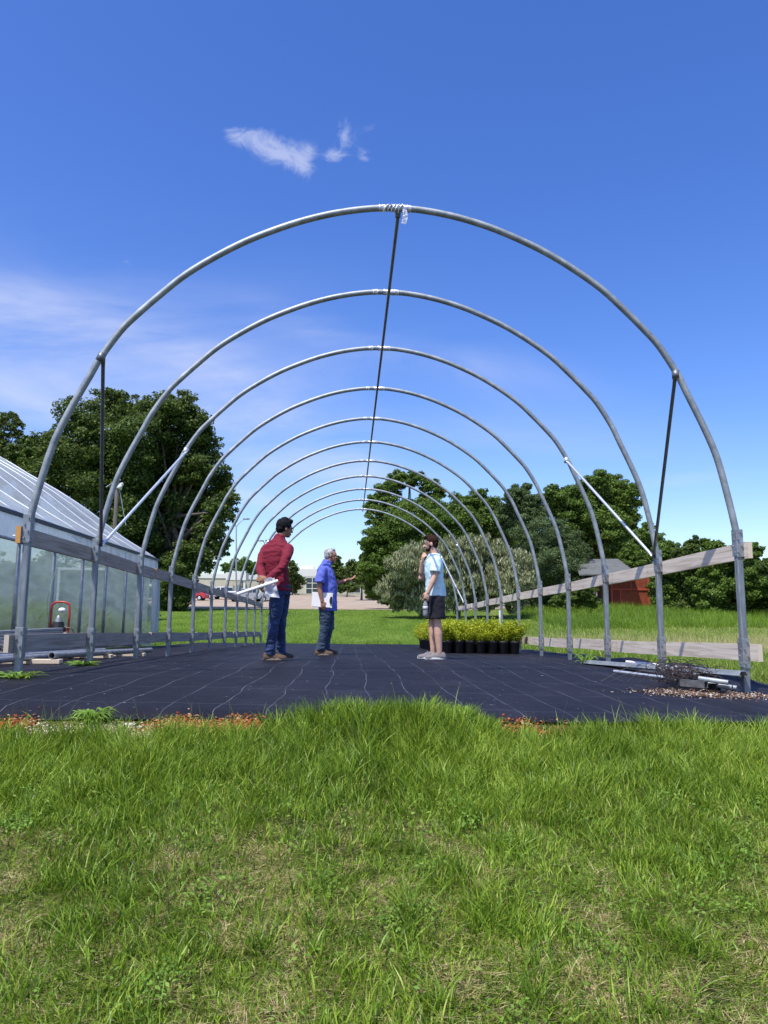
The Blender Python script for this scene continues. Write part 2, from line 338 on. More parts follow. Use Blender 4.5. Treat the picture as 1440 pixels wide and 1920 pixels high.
def cloth():
    us = np.linspace(0, 1, 130); vs = np.concatenate([np.linspace(0, .25, 90), np.linspace(.255, 1, 120)])
    U, Vv = np.meshgrid(us, vs); X = CX0 + (CX1 - CX0) * U
    Y = cloth_front(X) * (1 - Vv) + CY1 * Vv
    X = X + (U > .999) * .04 * (fbm(Y * 1.5, Y * 0, 12) - .5)
    Z = gz(X, Y) + .012 + .012 * (fbm(X * 2.5, Y * 1.2, 21) - .5) + .05 * sstep(.985, 1, U) * (.3 + noise2(Y * 1.2, Y * 0, 4))
    V = np.stack([X.ravel(), Y.ravel(), Z.ravel()], 1); nx, ny = len(us), len(vs)
    i = np.arange(ny - 1)[:, None] * nx + np.arange(nx - 1)[None, :]
    Q = np.stack([i, i + 1, i + nx + 1, i + nx], -1).reshape(-1, 4); return np_mesh('cloth', V, Q)
o = obj('ground_cloth', cloth(), M['cloth'], smooth=True); tag(o, kind='structure')
def gzc(x, y): return float(gz(x, y)) + .015
o = obj('parking_lot', grid_mesh('lot', xs[(xs > -50) & (xs < 42)], ys[(ys > 46.5) & (ys < 144)], lambda X, Y: gz(X, Y) + .02), M['lot'], smooth=True); tag(o, kind='structure')
bm = bmesh.new()
for i in range(60):
    x = -90 + i * 2.2; bx(bm, (x + 1.1, 142.1, float(gz(x, 142)) + .1), (2.19, .3, .28))
tag(obj('kerb', bm, M['kerb']), kind='structure')
# ------------------------------------------------------------------ people
def ev_remesh(bm, voxel, smooth=2, disp=None, seed=0, name='figure'):
    me = bpy.data.meshes.new('t'); bm.normal_update(); bm.to_mesh(me); bm.free()
    o = link(bpy.data.objects.new('t', me)); md = o.modifiers.new('r', 'REMESH'); md.mode = 'VOXEL'; md.voxel_size = voxel; md.adaptivity = 0
    if smooth:
        s = o.modifiers.new('s', 'SMOOTH'); s.factor = .5; s.iterations = smooth
    dg = bpy.context.evaluated_depsgraph_get(); r = bpy.data.meshes.new_from_object(o.evaluated_get(dg))
    bpy.data.objects.remove(o); bpy.data.meshes.remove(me); r.name = name
    if disp:
        n = len(r.vertices); V = np.empty(n * 3, np.float32); r.vertices.foreach_get('co', V); V = V.reshape(-1, 3).astype(float)
        Nn = np.empty(n * 3, np.float32); r.vertex_normals.foreach_get('vector', Nn); Nn = Nn.reshape(-1, 3)
        V = V + Nn * disp(V)[:, None]; r.vertices.foreach_set('co', V.astype(np.float32).ravel()); r.update()
    r.shade_smooth(); r.materials.clear(); return r
def folds(amp, f=9, sy_=(1, 1, 2.2), seed=0):
    def fn(V):
        W = V * np.array(sy_); a = noise3(W, f, seed); b = noise3(W + a[:, None] * .1, f * 2.6, seed + 30); c = noise3(W, f * 4.5, seed + 50)
        return amp * .8 * (1 - np.abs(a - .5) * 6).clip(-1, 1) + amp * .75 * (1 - np.abs(b - .5) * 7).clip(-1, 1) + amp * .6 * (c - .5) * 2
    return fn
def limb(bm, pts, rad, n=14, ref=None, cuff=False):
    tube(bm, pts, rad, n=n, ref=ref)
    for p, r in (((pts[0], rad[0]),) if cuff else ((pts[0], rad[0]), (pts[-1], rad[-1]))):
        if isinstance(r, (tuple, list)): r = min(r)
        ell(bm, p, (r, r, r), seg=12, ring=8)
    for p, r in zip(pts[1:-1], rad[1:-1]):
        if isinstance(r, (tuple, list)): r = min(r)
        ell(bm, p, (r * .97,) * 3, seg=12, ring=8)
def torso(bm, rings, n=24):
    """rings: (centre, half width across the shoulders, half depth, yaw of facing)  yaw 0 = facing +y, measured clockwise"""
    R = []
    for c, w, d, yaw in rings:
        f = Vector((math.sin(yaw), math.cos(yaw), 0)); r = Vector((math.cos(yaw), -math.sin(yaw), 0)); c = Vector(c)
        q = []
        for k in range(n):
            t = 2 * math.pi * k / n; a, b_ = math.cos(t), math.sin(t)
            a = math.copysign(abs(a) ** .85, a); b_ = math.copysign(abs(b_) ** .85, b_)
            q.append(bm.verts.new(c + r * w * a + f * d * b_))
        R.append(q)
    for a, b_ in zip(R, R[1:]):
        for k in range(n): bm.faces.new((a[k], a[(k + 1) % n], b_[(k + 1) % n], b_[k]))
    bm.faces.new(R[0][::-1]); bm.faces.new(R[-1])
def hframe(yaw, tilt=0, roll=0):
    """columns: right, forward, up"""
    return Matrix.Rotation(-yaw, 3, 'Z') @ Matrix.Rotation(tilt, 3, 'X') @ Matrix.Rotation(roll, 3, 'Y')
def head(bm, c, R, s=1.0, open_mouth=False):
    """c = centre between the ears; R columns right/forward/up; about .235 m crown to chin"""
    c = Vector(c)
    def E(off, r, rr=None): ell(bm, c + R @ (Vector(off) * s), Vector(r) * s, (R @ rr) if rr else R)
    E((0, -.018, .035), (.077, .095, .086)); E((0, .022, .02), (.066, .070, .085)); E((0, .032, -.035), (.056, .052, .062))
    E((0, .048, -.082), (.034, .034, .026)); E((0, .03, -.068), (.049, .045, .034)); E((0, .075, .022), (.052, .014, .012))
    E((.026, .078, -.028), (.022, .012, .018)); E((-.026, .078, -.028), (.022, .012, .018))
    rr = Matrix.Rotation(.42, 3, 'X'); E((0, .097, -.012), (.0105, .012, .027), rr); E((0, .106, -.030), (.015, .014, .010))
    E((0, .086, -.058), (.023, .010, .0065)); E((0, .084, -.068), (.020, .011, .0075))
    for sd in (1, -1):
        E((sd * .077, -.008, -.004), (.009, .020, .031), Matrix.Rotation(sd * .25, 3, 'Z')); E((sd * .071, -.004, -.004), (.012, .012, .016))
def hand(bm, w, d, nrm, side, curl=(.5, .55, .6, .7), thumb=.5, s=1.0, spread=.05):
    """w wrist, d pointing direction, nrm = direction the palm faces, side: +1 thumb towards d x nrm"""
    w = Vector(w); d = Vector(d).normalized(); nrm = (Vector(nrm) - d * Vector(nrm).dot(d)).normalized(); a = d.cross(nrm) * side
    def L(x, y, z): return w + (d * x + a * y + nrm * z) * s
    # palm: three lofted ellipses
    pts = [L(-.01, 0, 0), L(.02, .002, 0), L(.06, .002, 0), L(.092, 0, .002)]
    tube(bm, pts, [(.026 * s, .018 * s), (.034 * s, .016 * s), (.041 * s, .015 * s), (.039 * s, .012 * s)], n=14, ref=nrm)
    ell(bm, L(.035, .024, .010), (.017 * s, .017 * s, .017 * s), seg=10, ring=6)
    lens = [(.043, .026, .021), (.048, .030, .022), (.045, .028, .021), (.035, .021, .018)]
    for i, (y, ls, cu) in enumerate(zip((.031, .0105, -.0105, -.030), lens, curl)):
        p = [L(.075, y * .9, 0)]; q = L(.092, y, .001); p.append(q); ang = cu * .55
        for l, dc in zip(ls, (0, cu * .95, cu * .7)):
            ang += dc; dd = d * math.cos(ang) + nrm * math.sin(ang) + a * (y * spread * 20 / 1)
            q = q + dd.normalized() * l * s; p.append(q)
        tube(bm, p, [.0095 * s, .0098 * s, .009 * s, .0083 * s, .007 * s], n=10); ell(bm, p[-1], (.0072 * s,) * 3, seg=8, ring=6)
        for q in p[2:4]: ell(bm, q, (.009 * s,) * 3, seg=8, ring=6)
    q0 = L(.018, .026, .008); q1 = L(.045, .050, .014 + .012 * thumb); q2 = L(.070, .056 - .012 * thumb, .018 + .024 * thumb); q3 = L(.092, .054 - .026 * thumb, .02 + .034 * thumb)
    tube(bm, [q0, q1, q2, q3], [.015 * s, .0125 * s, .0105 * s, .008 * s], n=10); ell(bm, q3, (.0082 * s,) * 3, seg=8, ring=6)
def shoe(c, yaw, L=.285, w=.052, h=.085, mats=None, parent=None, collar=True):
    """c = centre of the sole on the ground; returns the shoe object with its sole as a child"""
    R = hframe(yaw); c = Vector(c)
    def T(x, y, z): return c + R @ Vector((x, y, z))
    bm = bmesh.new(); secs = [(-.5, .030, .052), (-.42, .036, .082), (-.2, .038, .09), (-.02, .040, .074), (.16, .045, .055), (.34, .045, .042), (.46, .034, .034), (.5, .018, .022)]
    Rg = []
    for t, ww, hh in secs:
        ww = ww * w / .045; hh = hh * h / .085; y = t * L
        Rg.append([bm.verts.new(T(ww * math.cos(a) * (1 if math.sin(a) < .2 else .93), y, .018 + max(0, math.sin(a)) * hh + (min(0, math.sin(a)) * .008))) for a in [2 * math.pi * k / 16 for k in range(16)]])
    for a, b_ in zip(Rg, Rg[1:]):
        for k in range(16): bm.faces.new((a[k], a[(k + 1) % 16], b_[(k + 1) % 16], b_[k]))
    bm.faces.new(Rg[0][::-1]); bm.faces.new(Rg[-1]); bmesh.ops.recalc_face_normals(bm, faces=bm.faces[:])
    so = wobj('shoe', bm, mats[0], parent, True)
    bm = bmesh.new(); out = []
    for k in range(28):
        a = 2 * math.pi * k / 28; y = math.sin(a) * L * .515; wd = w * 1.03 * (1.0 if y > 0 else .86) * abs(math.cos(a)) ** .6 * math.copysign(1, math.cos(a)); out.append((wd, y))
    A = [bm.verts.new(T(x, y, .002)) for x, y in out]; B = [bm.verts.new(T(x * .98, y, .026)) for x, y in out]
    for k in range(28): bm.faces.new((A[k], A[(k + 1) % 28], B[(k + 1) % 28], B[k]))
    bm.faces.new(A[::-1]); bm.faces.new(B); bmesh.ops.recalc_face_normals(bm, faces=bm.faces[:])
    s2 = wobj('sole', bm, mats[1], so)
    # laces
    bm = bmesh.new()
    for i in range(4):
        y = L * (.02 + i * .055); z = .018 + (.085 - i * .012) * h / .085
        tube(bm, [T(-.022, y - .004, z - .008), T(0, y, z), T(.022, y + .004, z - .008)], .0028, n=6)
    wobj('laces', bm, mats[2], so)
    return so
def eyes(c, R, s, root, body_parent):
    for sd in (1, -1):
        bm = bmesh.new(); ell(bm, Vector(c) + R @ Vector((sd * .031 * s, .079 * s, .006 * s)), (.0125 * s, .009 * s, .0085 * s), R, 12, 8); wobj('eye', bm, M['eye'], root, True)
        bm = bmesh.new(); p = [Vector(c) + R @ (Vector(q) * s) for q in ((sd * .014, .092, .024), (sd * .032, .092, .029), (sd * .05, .080, .024))]
        tube(bm, p, [(.003, .0045)] * 3, n=8); wobj('eyebrow', bm, body_parent, root)
def fabric(name, c, var=.12, rough=.85, sc=60):
    a = tuple(v * (1 - var) for v in c); b_ = tuple(min(1, v * (1 + var)) for v in c)
    return noisy(mat(name, c, rough, Sheen_Weight=.03), sc, [(.35, a), (.65, b_)], bump=.2, bscale=240, bdist=.001)
M['eye'] = mat('eye', (.05, .03, .02), .2)
def skinm(name, c): return noisy(mat(name, c, .5, Subsurface_Weight=.08, Subsurface_Radius=(.01, .004, .002), Subsurface_Scale=.3), 14, [(.3, tuple(v * .86 for v in c)), (.7, tuple(min(1, v * 1.1) for v in c))])
M['skin_brown'] = skinm('brown_skin', (.30, .15, .085)); M['skin_tan'] = skinm('tanned_skin', (.42, .20, .125)); M['skin_light'] = skinm('fair_skin', (.60, .36, .26))
M['hair_black'] = noisy(mat('black_hair', g(.01), .8, Specular_IOR_Level=.15), 60, [(.3, (.004, .004, .005)), (.7, (.012, .012, .016))], stretch=(1, 1, .2), bump=.6, bscale=90)
M['hair_brown'] = noisy(mat('brown_hair', g(.03), .8, Specular_IOR_Level=.15), 60, [(.3, (.012, .005, .003)), (.7, (.045, .018, .010))], bump=.6, bscale=90)
M['hair_grey'] = noisy(mat('grey_hair', g(.3), .6), 45, [(.35, (.10, .095, .09)), (.6, (.50, .50, .50))], bump=.6, bscale=90)
M['jeans'] = noisy(mat('blue_jeans', (.03, .06, .15), .85, Sheen_Weight=.1), 5, [(.3, (.008, .018, .065)), (.55, (.018, .04, .125)), (.75, (.05, .10, .24))], bump=.15, bscale=200, bdist=.001)
M['jeans_faded'] = noisy(mat('faded_jeans', (.06, .09, .13), .85, Sheen_Weight=.1), 5, [(.3, (.014, .028, .055)), (.55, (.03, .055, .10)), (.75, (.07, .11, .17))], bump=.15, bscale=200, bdist=.001)
M['red_shirt'] = fabric('crimson_shirt', (.17, .002, .020)); M['blue_shirt'] = fabric('blue_shirt', (.10, .13, .50)); M['shorts'] = fabric('navy_shorts', (.005, .005, .012))
M['tee'] = fabric('pale_blue_tee', (.60, .80, .85), .05)
M['brown_shoe'] = fabric('brown_suede', (.10, .06, .035)); M['dark_shoe'] = fabric('dark_shoe', (.05, .04, .03)); M['grey_shoe'] = fabric('grey_knit_shoe', (.17, .155, .16)); M['gum'] = mat('gum_sole', (.16, .09, .05), .7); M['white_sole'] = mat('white_sole', g(.7), .6); M['lace'] = mat('pale_lace', g(.55), .8)
M['sole_tan'] = mat('tan_sole', (.25, .2, .15), .7)
D = math.radians
def V3(*a): return Vector(a)

# ---- man 1: red shirt, back to us, hands behind his back
def man_red():
    base = P(515, 1240, 9.37); base.z = gzc(base.x, base.y)
    root = empty('person', base, 'man in crimson shirt and jeans seen from behind, hands clasped at his back', 'person', 'men standing under the hoops')
    def T(p): return [base + Vector(q) for q in p]
    bY, hY = D(30), D(48)
    sL, sR = (-.150, .095, 1.385), (.145, -.085, 1.365); eL, eR = (-.205, -.04, 1.13), (.085, -.235, 1.125); wL, wR = (-.135, -.215, .965), (-.085, -.235, .985)
    sh = V3(*base)
    # body
    bm = bmesh.new()
    torso(bm, [(base + V3(.03, 0, .86), .15, .10, hY), (base + V3(.0, 0, 1.05), .14, .10, bY), (base + V3(-.02, 0, 1.3), .16, .11, bY), (base + V3(-.01, 0, 1.44), .14, .08, bY), (base + V3(0, 0, 1.5), .06, .06, bY)])
    tube(bm, T([(.0, .0, 1.44), (.03, .015, 1.52), (.06, .03, 1.60)]), [.06, .056, .056])
    R = hframe(D(62), D(-3), D(3)); hc = base + V3(.082, .04, 1.635); head(bm, hc, R, .98)
    for s_, e_, w_ in ((sL, eL, wL), (sR, eR, wR)): limb(bm, T([s_, e_, w_]), [.045, .037, .026])
    limb(bm, T([(.08, .09, .88), (.055, .12, .49), (.045, .27, .08)]), [.07, .05, .036]); limb(bm, T([(.03, -.07, .88), (-.01, -.03, .49), (-.06, 0, .08)]), [.07, .05, .036])
    hand(bm, base + V3(*wL), (-.30, -.25, -.9), (.75, -.5, 0), -1, curl=(.9, 1.0, 1.0, 1.1), thumb=.7)
    hand(bm, base + V3(*wR), (-.85, -.1, .1), (0, .9, -.2), 1, curl=(1.1, 1.1, 1.1, 1.1), thumb=.6)
    b = wobj('body', ev_remesh(bm, .0055, 2), M['skin_brown'], root, True)
    # shirt
    bm = bmesh.new()
    torso(bm, [(base + V3(.025, .0, .85), .160, .116, D(42)), (base + V3(.018, 0, .95), .154, .110, D(38)), (base + V3(.0, 0, 1.08), .150, .108, bY), (base + V3(-.02, 0, 1.22), .166, .116, bY), (base + V3(-.022, 0, 1.34), .184, .118, bY), (base + V3(-.012, 0, 1.41), .172, .100, bY), (base + V3(.0, 0, 1.465), .120, .085, bY), (base + V3(.018, .01, 1.515), .072, .07, bY)])
    tube(bm, T([(.012, .005, 1.49), (.03, .015, 1.55)]), [.072, .066], n=20)
    limb(bm, T([sL, (-.19, .03, 1.28), eL, (-.175, -.13, 1.04), wL]), [.064, .058, .052, .050, .040], n=16, cuff=True); limb(bm, T([sR, (.13, -.17, 1.27), eR, (.0, -.25, 1.05), wR]), [.066, .060, .053, .050, .042], n=16, cuff=True)
    wobj('shirt', ev_remesh(bm, .008, 2, folds(.0055, 7, (1, 1, 1.5), 3)), M['red_shirt'], root, True)
    # jeans
    bm = bmesh.new()
    torso(bm, [(base + V3(.03, .02, .80), .158, .122, hY), (base + V3(.03, .01, .92), .160, .118, hY)])
    limb(bm, T([(.075, .09, .82), (.062, .11, .62), (.052, .13, .47), (.046, .22, .24), (.05, .28, .075)]), [.092, .080, .064, .056, .062], n=18, cuff=True); limb(bm, T([(.02, -.06, .82), (.0, -.045, .62), (-.018, -.03, .47), (-.045, -.01, .24), (-.062, 0, .07)]), [.094, .082, .066, .058, .064], n=18, cuff=True)
    wobj('trousers', ev_remesh(bm, .008, 2, folds(.0065, 8, (1, 1, 1.9), 8)), M['jeans'], root, True)
    # hair
    bm = bmesh.new()
    for off, r in (((0, -.022, .05), (.088, .102, .092)), ((0, -.055, .0), (.074, .062, .072)), ((0, .03, .098), (.066, .066, .044)), ((.02, .055, .105), (.045, .04, .032)), ((0, -.01, .125), (.055, .06, .03))):
        ell(bm, hc + R @ Vector(off), r, R)
    def hd(V): return .007 * (noise3(V, 60, 4) - .5) * 2
    wobj('hair', ev_remesh(bm, .006, 1, hd), M['hair_black'], root, True)
    eyes(hc, R, .98, root, M['hair_black'])
    bm = bmesh.new()
    for sd in (1, -1):
        pts = [hc + R @ V3(sd * .034 + .024 * math.cos(t), .100 - .008 * abs(math.cos(t)), .004 + .019 * math.sin(t)) for t in [2 * math.pi * k / 14 for k in range(15)]]
        tube(bm, pts, .0026, n=6, cap=False); tube(bm, [hc + R @ V3(sd * .058, .096, .010), hc + R @ V3(sd * .078, .06, .012), hc + R @ V3(sd * .082, -.005, .008)], .0026, n=6)
    tube(bm, [hc + R @ V3(-.011, .103, .008), hc + R @ V3(.011, .103, .008)], .0024, n=6)
    wobj('glasses', bm, M['black'], root)
    shoe(base + V3(.0, 0, 0), D(82), .285, .052, .09, (M['brown_shoe'], M['sole_tan'], M['dark_shoe']), root)
    shoe(base + V3(.075, .28, 0), D(60), .285, .052, .09, (M['dark_shoe'], M['gum'], M['dark_shoe']), root)
    # roll of paper and clear bag in his hands
    a, b_ = base + V3(-.44, -.32, .80), base + V3(.045, -.30, .965)
    bm = bmesh.new(); tube(bm, [a, b_], .019, n=18); d = (b_ - a).normalized()
    u, v = frame_of(d); sp = [a - d * .001 + (u * math.cos(t) + v * math.sin(t)) * (.003 + .0022 * t) for t in np.linspace(0, 14, 50)]
    tube(bm, sp, .0007, n=4)
    tag(obj('paper_roll', bm, M['paper'], smooth=False), 'rolled white paper held behind the back of the man in the crimson shirt', 'paper roll')
    bm = bmesh.new(); NX, NZ = 14, 16; grid = {}
    for i in range(NX + 1):
        for j in range(NZ + 1):
            u_, v_ = i / NX, j / NZ; w_ = .10 + .20 * v_
            x = -.105 + (u_ - .42) * .0 + u_ * (.14 + .03 * v_) + .0; z = .985 - v_ * (.21 + .05 * u_) + u_ * .035
            x = -.125 + u_ * (.12 + .05 * v_) + .02 * v_; y = -.285 + .012 * math.sin(u_ * 9 + v_ * 5) + .010 * math.sin(v_ * 13 - u_ * 4)
            grid[i, j] = (x, y, z)
    for k, dy in ((0, -.008), (1, .008)):
        q = {c: bm.verts.new(base + V3(p[0], p[1] + dy * (1 + math.sin(p[0] * 30)), p[2])) for c, p in grid.items()}
        for i in range(NX):
            for j in range(NZ): bm.faces.new((q[i, j], q[i + 1, j], q[i + 1, j + 1], q[i, j + 1]))
    tag(obj('plastic_bag', bm, M['bag'], smooth=True), 'clear plastic bag of papers hanging from the hands of the man in the crimson shirt', 'bag')
def clearmat(name, c, alpha, rough=.3):
    mt = bpy.data.materials.new(name); mt.use_nodes = True; nt = mt.node_tree; b = nt.nodes['Principled BSDF']; out = nt.nodes['Material Output']
    b.inputs['Base Color'].default_value = (*c, 1); b.inputs['Roughness'].default_value = rough
    t = N(nt, 'ShaderNodeBsdfTransparent'); mx = N(nt, 'ShaderNodeMixShader'); mx.inputs[0].default_value = alpha
    nt.links.new(t.outputs[0], mx.inputs[1]); nt.links.new(b.outputs[0], mx.inputs[2]); nt.links.new(mx.outputs[0], out.inputs[0]); return mt
M['bag'] = clearmat('clear_bag_plastic', (.8, .8, .85), .45, .15)
man_red()

# ---- man 2: grey hair, blue shirt, profile to the right, arm held out
def man_blue():
    base = P(607, 1233, 12.3); base.z = gzc(base.x, base.y)
    root = empty('person', base, 'grey haired man in blue short sleeve shirt and faded jeans, holding out one open hand', 'person', 'men standing under the hoops')
    def T(p): return [base + Vector(q) for q in p]
    Yw = D(88)
    sN, eN, wN = (-.035, -.178, 1.365), (-.085, -.235, 1.10), (-.035, -.225, .86)
    sF, eF, wF = (.05, .178, 1.365), (.115, .235, 1.15), (.345, .20, 1.215)
    bm = bmesh.new()
    torso(bm, [(base + V3(.02, 0, .88), .15, .11, Yw), (base + V3(.03, 0, 1.08), .14, .12, Yw), (base + V3(.01, 0, 1.3), .16, .11, Yw), (base + V3(.0, 0, 1.43), .14, .08, Yw), (base + V3(.02, 0, 1.49), .06, .06, Yw)])
    tube(bm, T([(.0, .0, 1.43), (.04, 0, 1.51), (.075, 0, 1.58)]), [.062, .060, .058])
    R = hframe(D(86), D(-1)); hc = base + V3(.092, 0, 1.615); head(bm, hc, R, 1.0)
    for s_, e_, w_ in ((sN, eN, wN), (sF, eF, wF)): limb(bm, T([s_, e_, tuple(Vector(e_).lerp(Vector(w_), .4)), w_]), [.048, .041, .040, .027])
    for y_, kx, ax in ((.09, .085, .02), (-.09, .015, -.045)): limb(bm, T([(.03, y_, .88), (kx, y_, .47), (ax, y_, .08)]), [.07, .05, .036])
    hand(bm, base + V3(*wN), (.22, .05, -.95), (.1, .95, 0), 1, curl=(.8, .8, .85, .9), thumb=.5)
    hand(bm, base + V3(*wF), (.93, -.1, .30), (-.25, -.2, .93), 1, curl=(.25, .3, .35, .4), thumb=.1, spread=.08)
    wobj('body', ev_remesh(bm, .0055, 2), M['skin_tan'], root, True)
    bm = bmesh.new()
    torso(bm, [(base + V3(.055, 0, .715), .182, .148, Yw), (base + V3(.050, 0, .85), .180, .152, Yw), (base + V3(.045, 0, 1.02), .178, .160, Yw), (base + V3(.032, 0, 1.16), .180, .157, Yw), (base + V3(.012, 0, 1.29), .190, .148, Yw), (base + V3(-.002, 0, 1.38), .185, .125, Yw), (base + V3(.0, 0, 1.44), .135, .098, Yw), (base + V3(.022, 0, 1.49), .078, .078, Yw)])
    tube(bm, T([(.018, 0, 1.47), (.045, 0, 1.535)]), [.080, .072], n=20)
    limb(bm, T([sN, (-.065, -.225, 1.27), (-.078, -.232, 1.165)]), [.074, .076, .084], n=18, cuff=True); limb(bm, T([sF, (.07, .225, 1.28), (.095, .235, 1.20)]), [.080, .078, .082], n=18, cuff=True)
    wobj('shirt', ev_remesh(bm, .008, 2, folds(.0065, 7, (1, 1, .9), 13)), M['blue_shirt'], root, True)
    bm = bmesh.new()
    torso(bm, [(base + V3(.03, 0, .78), .162, .128, Yw), (base + V3(.03, 0, .92), .160, .126, Yw)])
    limb(bm, T([(.02, -.085, .80), (.01, -.09, .62), (.015, -.09, .47), (-.028, -.09, .24), (-.05, -.09, .075)]), [.102, .092, .076, .064, .070], n=18, cuff=True); limb(bm, T([(.055, .085, .80), (.065, .09, .62), (.09, .09, .47), (.035, .09, .24), (.02, .09, .075)]), [.098, .088, .072, .062, .068], n=18, cuff=True)
    wobj('trousers', ev_remesh(bm, .008, 2, folds(.0075, 8, (1, 1, 1.8), 18)), M['jeans_faded'], root, True)
    bm = bmesh.new()
    for off, r in (((0, -.028, .046), (.084, .092, .082)), ((0, -.058, .0), (.074, .056, .068)), ((0, .01, .10), (.060, .062, .030))):
        ell(bm, hc + R @ Vector(off), r, R)
    wobj('hair', ev_remesh(bm, .006, 1, lambda V: .005 * (noise3(V, 70, 4) - .5) * 2), M['hair_grey'], root, True)
    eyes(hc, R, 1.0, root, M['hair_grey'])
    shoe(base + V3(.005, -.09, 0), D(86), .29, .053, .09, (M['brown_shoe'], M['sole_tan'], M['lace']), root)
    shoe(base + V3(.085, .09, 0), D(96), .29, .053, .09, (M['dark_shoe'], M['gum'], M['dark_shoe']), root)
    # clipboard held flat against his side
    cx_, cz_ = base.x - .035, base.z + .885; yy = base.y - .205
    rt = empty('clipboard', (cx_, yy, cz_), 'white clipboard with paper pressed against the side of the man in the blue shirt', 'clipboard')
    rt.rotation_euler = (0, D(3), 0)
    obj('board', box((0, 0, 0), (.335, .006, .24), bev=.002), mat('pale_hardboard', (.75, .74, .70), .6), rt)
    obj('paper_sheet', box((-.012, -.0055, 0), (.29, .003, .225)), M['paper'], rt)
    bm = bmesh.new(); bx(bm, (.145, -.012, 0), (.030, .012, .12), bev=.003); bx(bm, (.128, -.017, 0), (.014, .010, .07), bev=.002); tube(bm, [(.15, -.02, -.05), (.15, -.02, .05)], .006, n=8)
    obj('clip', bm, M['black'], rt)
man_blue()

# ---- man 3: pale blue tee and shorts, profile to the left, hand at his chin
def man_tee():
    base = P(812, 1235, 10.8); base.z = gzc(base.x, base.y)
    root = empty('person', base, 'young man in pale blue t-shirt and dark shorts, touching his chin with one hand', 'person', 'men standing under the hoops')
    def T(p): return [base + Vector(q) for q in p]
    Yw = D(-86)
    sN, eN, wN = (.025, -.180, 1.40), (.0, -.245, 1.17), (-.095, -.245, .945)
    sF, eF, wF = (-.02, .180, 1.40), (-.155, .20, 1.17), (-.150, .085, 1.405)
    bm = bmesh.new()
    torso(bm, [(base + V3(.04, 0, .9), .15, .105, Yw), (base + V3(.03, 0, 1.1), .135, .10, Yw), (base + V3(.01, 0, 1.33), .16, .11, Yw), (base + V3(.02, 0, 1.46), .14, .08, Yw), (base + V3(.02, 0, 1.52), .06, .06, Yw)])
    tube(bm, T([(.025, .0, 1.45), (.01, 0, 1.54), (-.015, 0, 1.61)]), [.062, .060, .058])
    R = hframe(D(-84), D(-4)); hc = base + V3(-.030, 0, 1.655); head(bm, hc, R, 1.0)
    for s_, e_, w_ in ((sN, eN, wN), (sF, eF, wF)): limb(bm, T([s_, e_, tuple(Vector(e_).lerp(Vector(w_), .35)), w_]), [.050, .042, .042, .027])
    limb(bm, T([(.045, -.09, .9), (.055, -.09, .49), (.065, -.09, .36), (.082, -.09, .09)]), [.085, .056, .060, .038], n=16); limb(bm, T([(.02, .09, .9), (.0, .09, .49), (.01, .09, .36), (.012, .09, .09)]), [.085, .056, .060, .038], n=16)
    hand(bm, base + V3(*wN), (-.30, .02, -.95), (.0, .95, 0), -1, curl=(1.0, 1.0, 1.05, 1.1), thumb=.6)
    hand(bm, base + V3(*wF), (.12, -.55, .80), (.85, .3, .1), 1, curl=(.9, 1.2, 1.3, 1.3), thumb=.6)
    wobj('body', ev_remesh(bm, .0055, 2), M['skin_light'], root, True)
    bm = bmesh.new()
    torso(bm, [(base + V3(.045, 0, .895), .178, .150, Yw), (base + V3(.040, 0, 1.0), .172, .143, Yw), (base + V3(.028, 0, 1.13), .168, .134, Yw), (base + V3(.012, 0, 1.28), .185, .140, Yw), (base + V3(.008, 0, 1.39), .196, .130, Yw), (base + V3(.016, 0, 1.46), .160, .104, Yw), (base + V3(.022, 0, 1.515), .080, .074, Yw)])
    limb(bm, T([sN, (.018, -.225, 1.30), (.008, -.235, 1.235)]), [.078, .076, .082], n=18, cuff=True); limb(bm, T([sF, (-.085, .205, 1.31), (-.12, .205, 1.235)]), [.076, .072, .076], n=18, cuff=True)
    wobj('t_shirt', ev_remesh(bm, .008, 2, folds(.006, 6, (1, 1, 1.0), 23)), M['tee'], root, True)
    bm = bmesh.new()
    torso(bm, [(base + V3(.035, 0, .82), .165, .138, Yw), (base + V3(.035, 0, .93), .160, .130, Yw)])
    for q, x in ((-.088, .045), (.088, .005)): limb(bm, T([(x, q, .84), (x + .006, q, .70), (x + .008, q, .575)]), [.112, .112, .120], n=20, cuff=True)
    wobj('shorts', ev_remesh(bm, .008, 2, folds(.006, 6, (1, 1, .7), 28)), M['shorts'], root, True)
    bm = bmesh.new()
    for off, r in (((0, -.026, .05), (.086, .098, .088)), ((0, -.060, .0), (.074, .052, .066)), ((0, .040, .098), (.058, .056, .038)), ((0, -.005, .115), (.056, .07, .032))):
        ell(bm, hc + R @ Vector(off), r, R)
    wobj('hair', ev_remesh(bm, .006, 1, lambda V: .006 * (noise3(V, 60, 4) - .5) * 2), M['hair_brown'], root, True)
    bm = bmesh.new()
    for off, r in (((0, .035, -.076), (.052, .050, .034)), ((.052, .012, -.035), (.010, .020, .036)), ((-.052, .012, -.035), (.010, .020, .036)), ((0, .090, -.046), (.026, .007, .006))):
        ell(bm, hc + R @ Vector(off), r, R)
    wobj('beard', ev_remesh(bm, .006, 1, lambda V: .003 * (noise3(V, 80, 4) - .5) * 2), M['hair_brown'], root, True)
    eyes(hc, R, 1.0, root, M['hair_brown'])
    shoe(base + V3(.022, -.09, 0), D(-88), .30, .053, .085, (M['grey_shoe'], M['white_sole'], M['lace']), root)
    shoe(base + V3(-.065, .09, 0), D(-80), .30, .053, .085, (M['grey_shoe'], M['white_sole'], M['lace']), root)
    # bottle hanging from his near hand
    b0 = base + V3(-.135, -.235, .615)
    rt = empty('water_bottle', b0, 'clear ridged drinks bottle hanging from the lowered hand of the man in shorts', 'bottle')
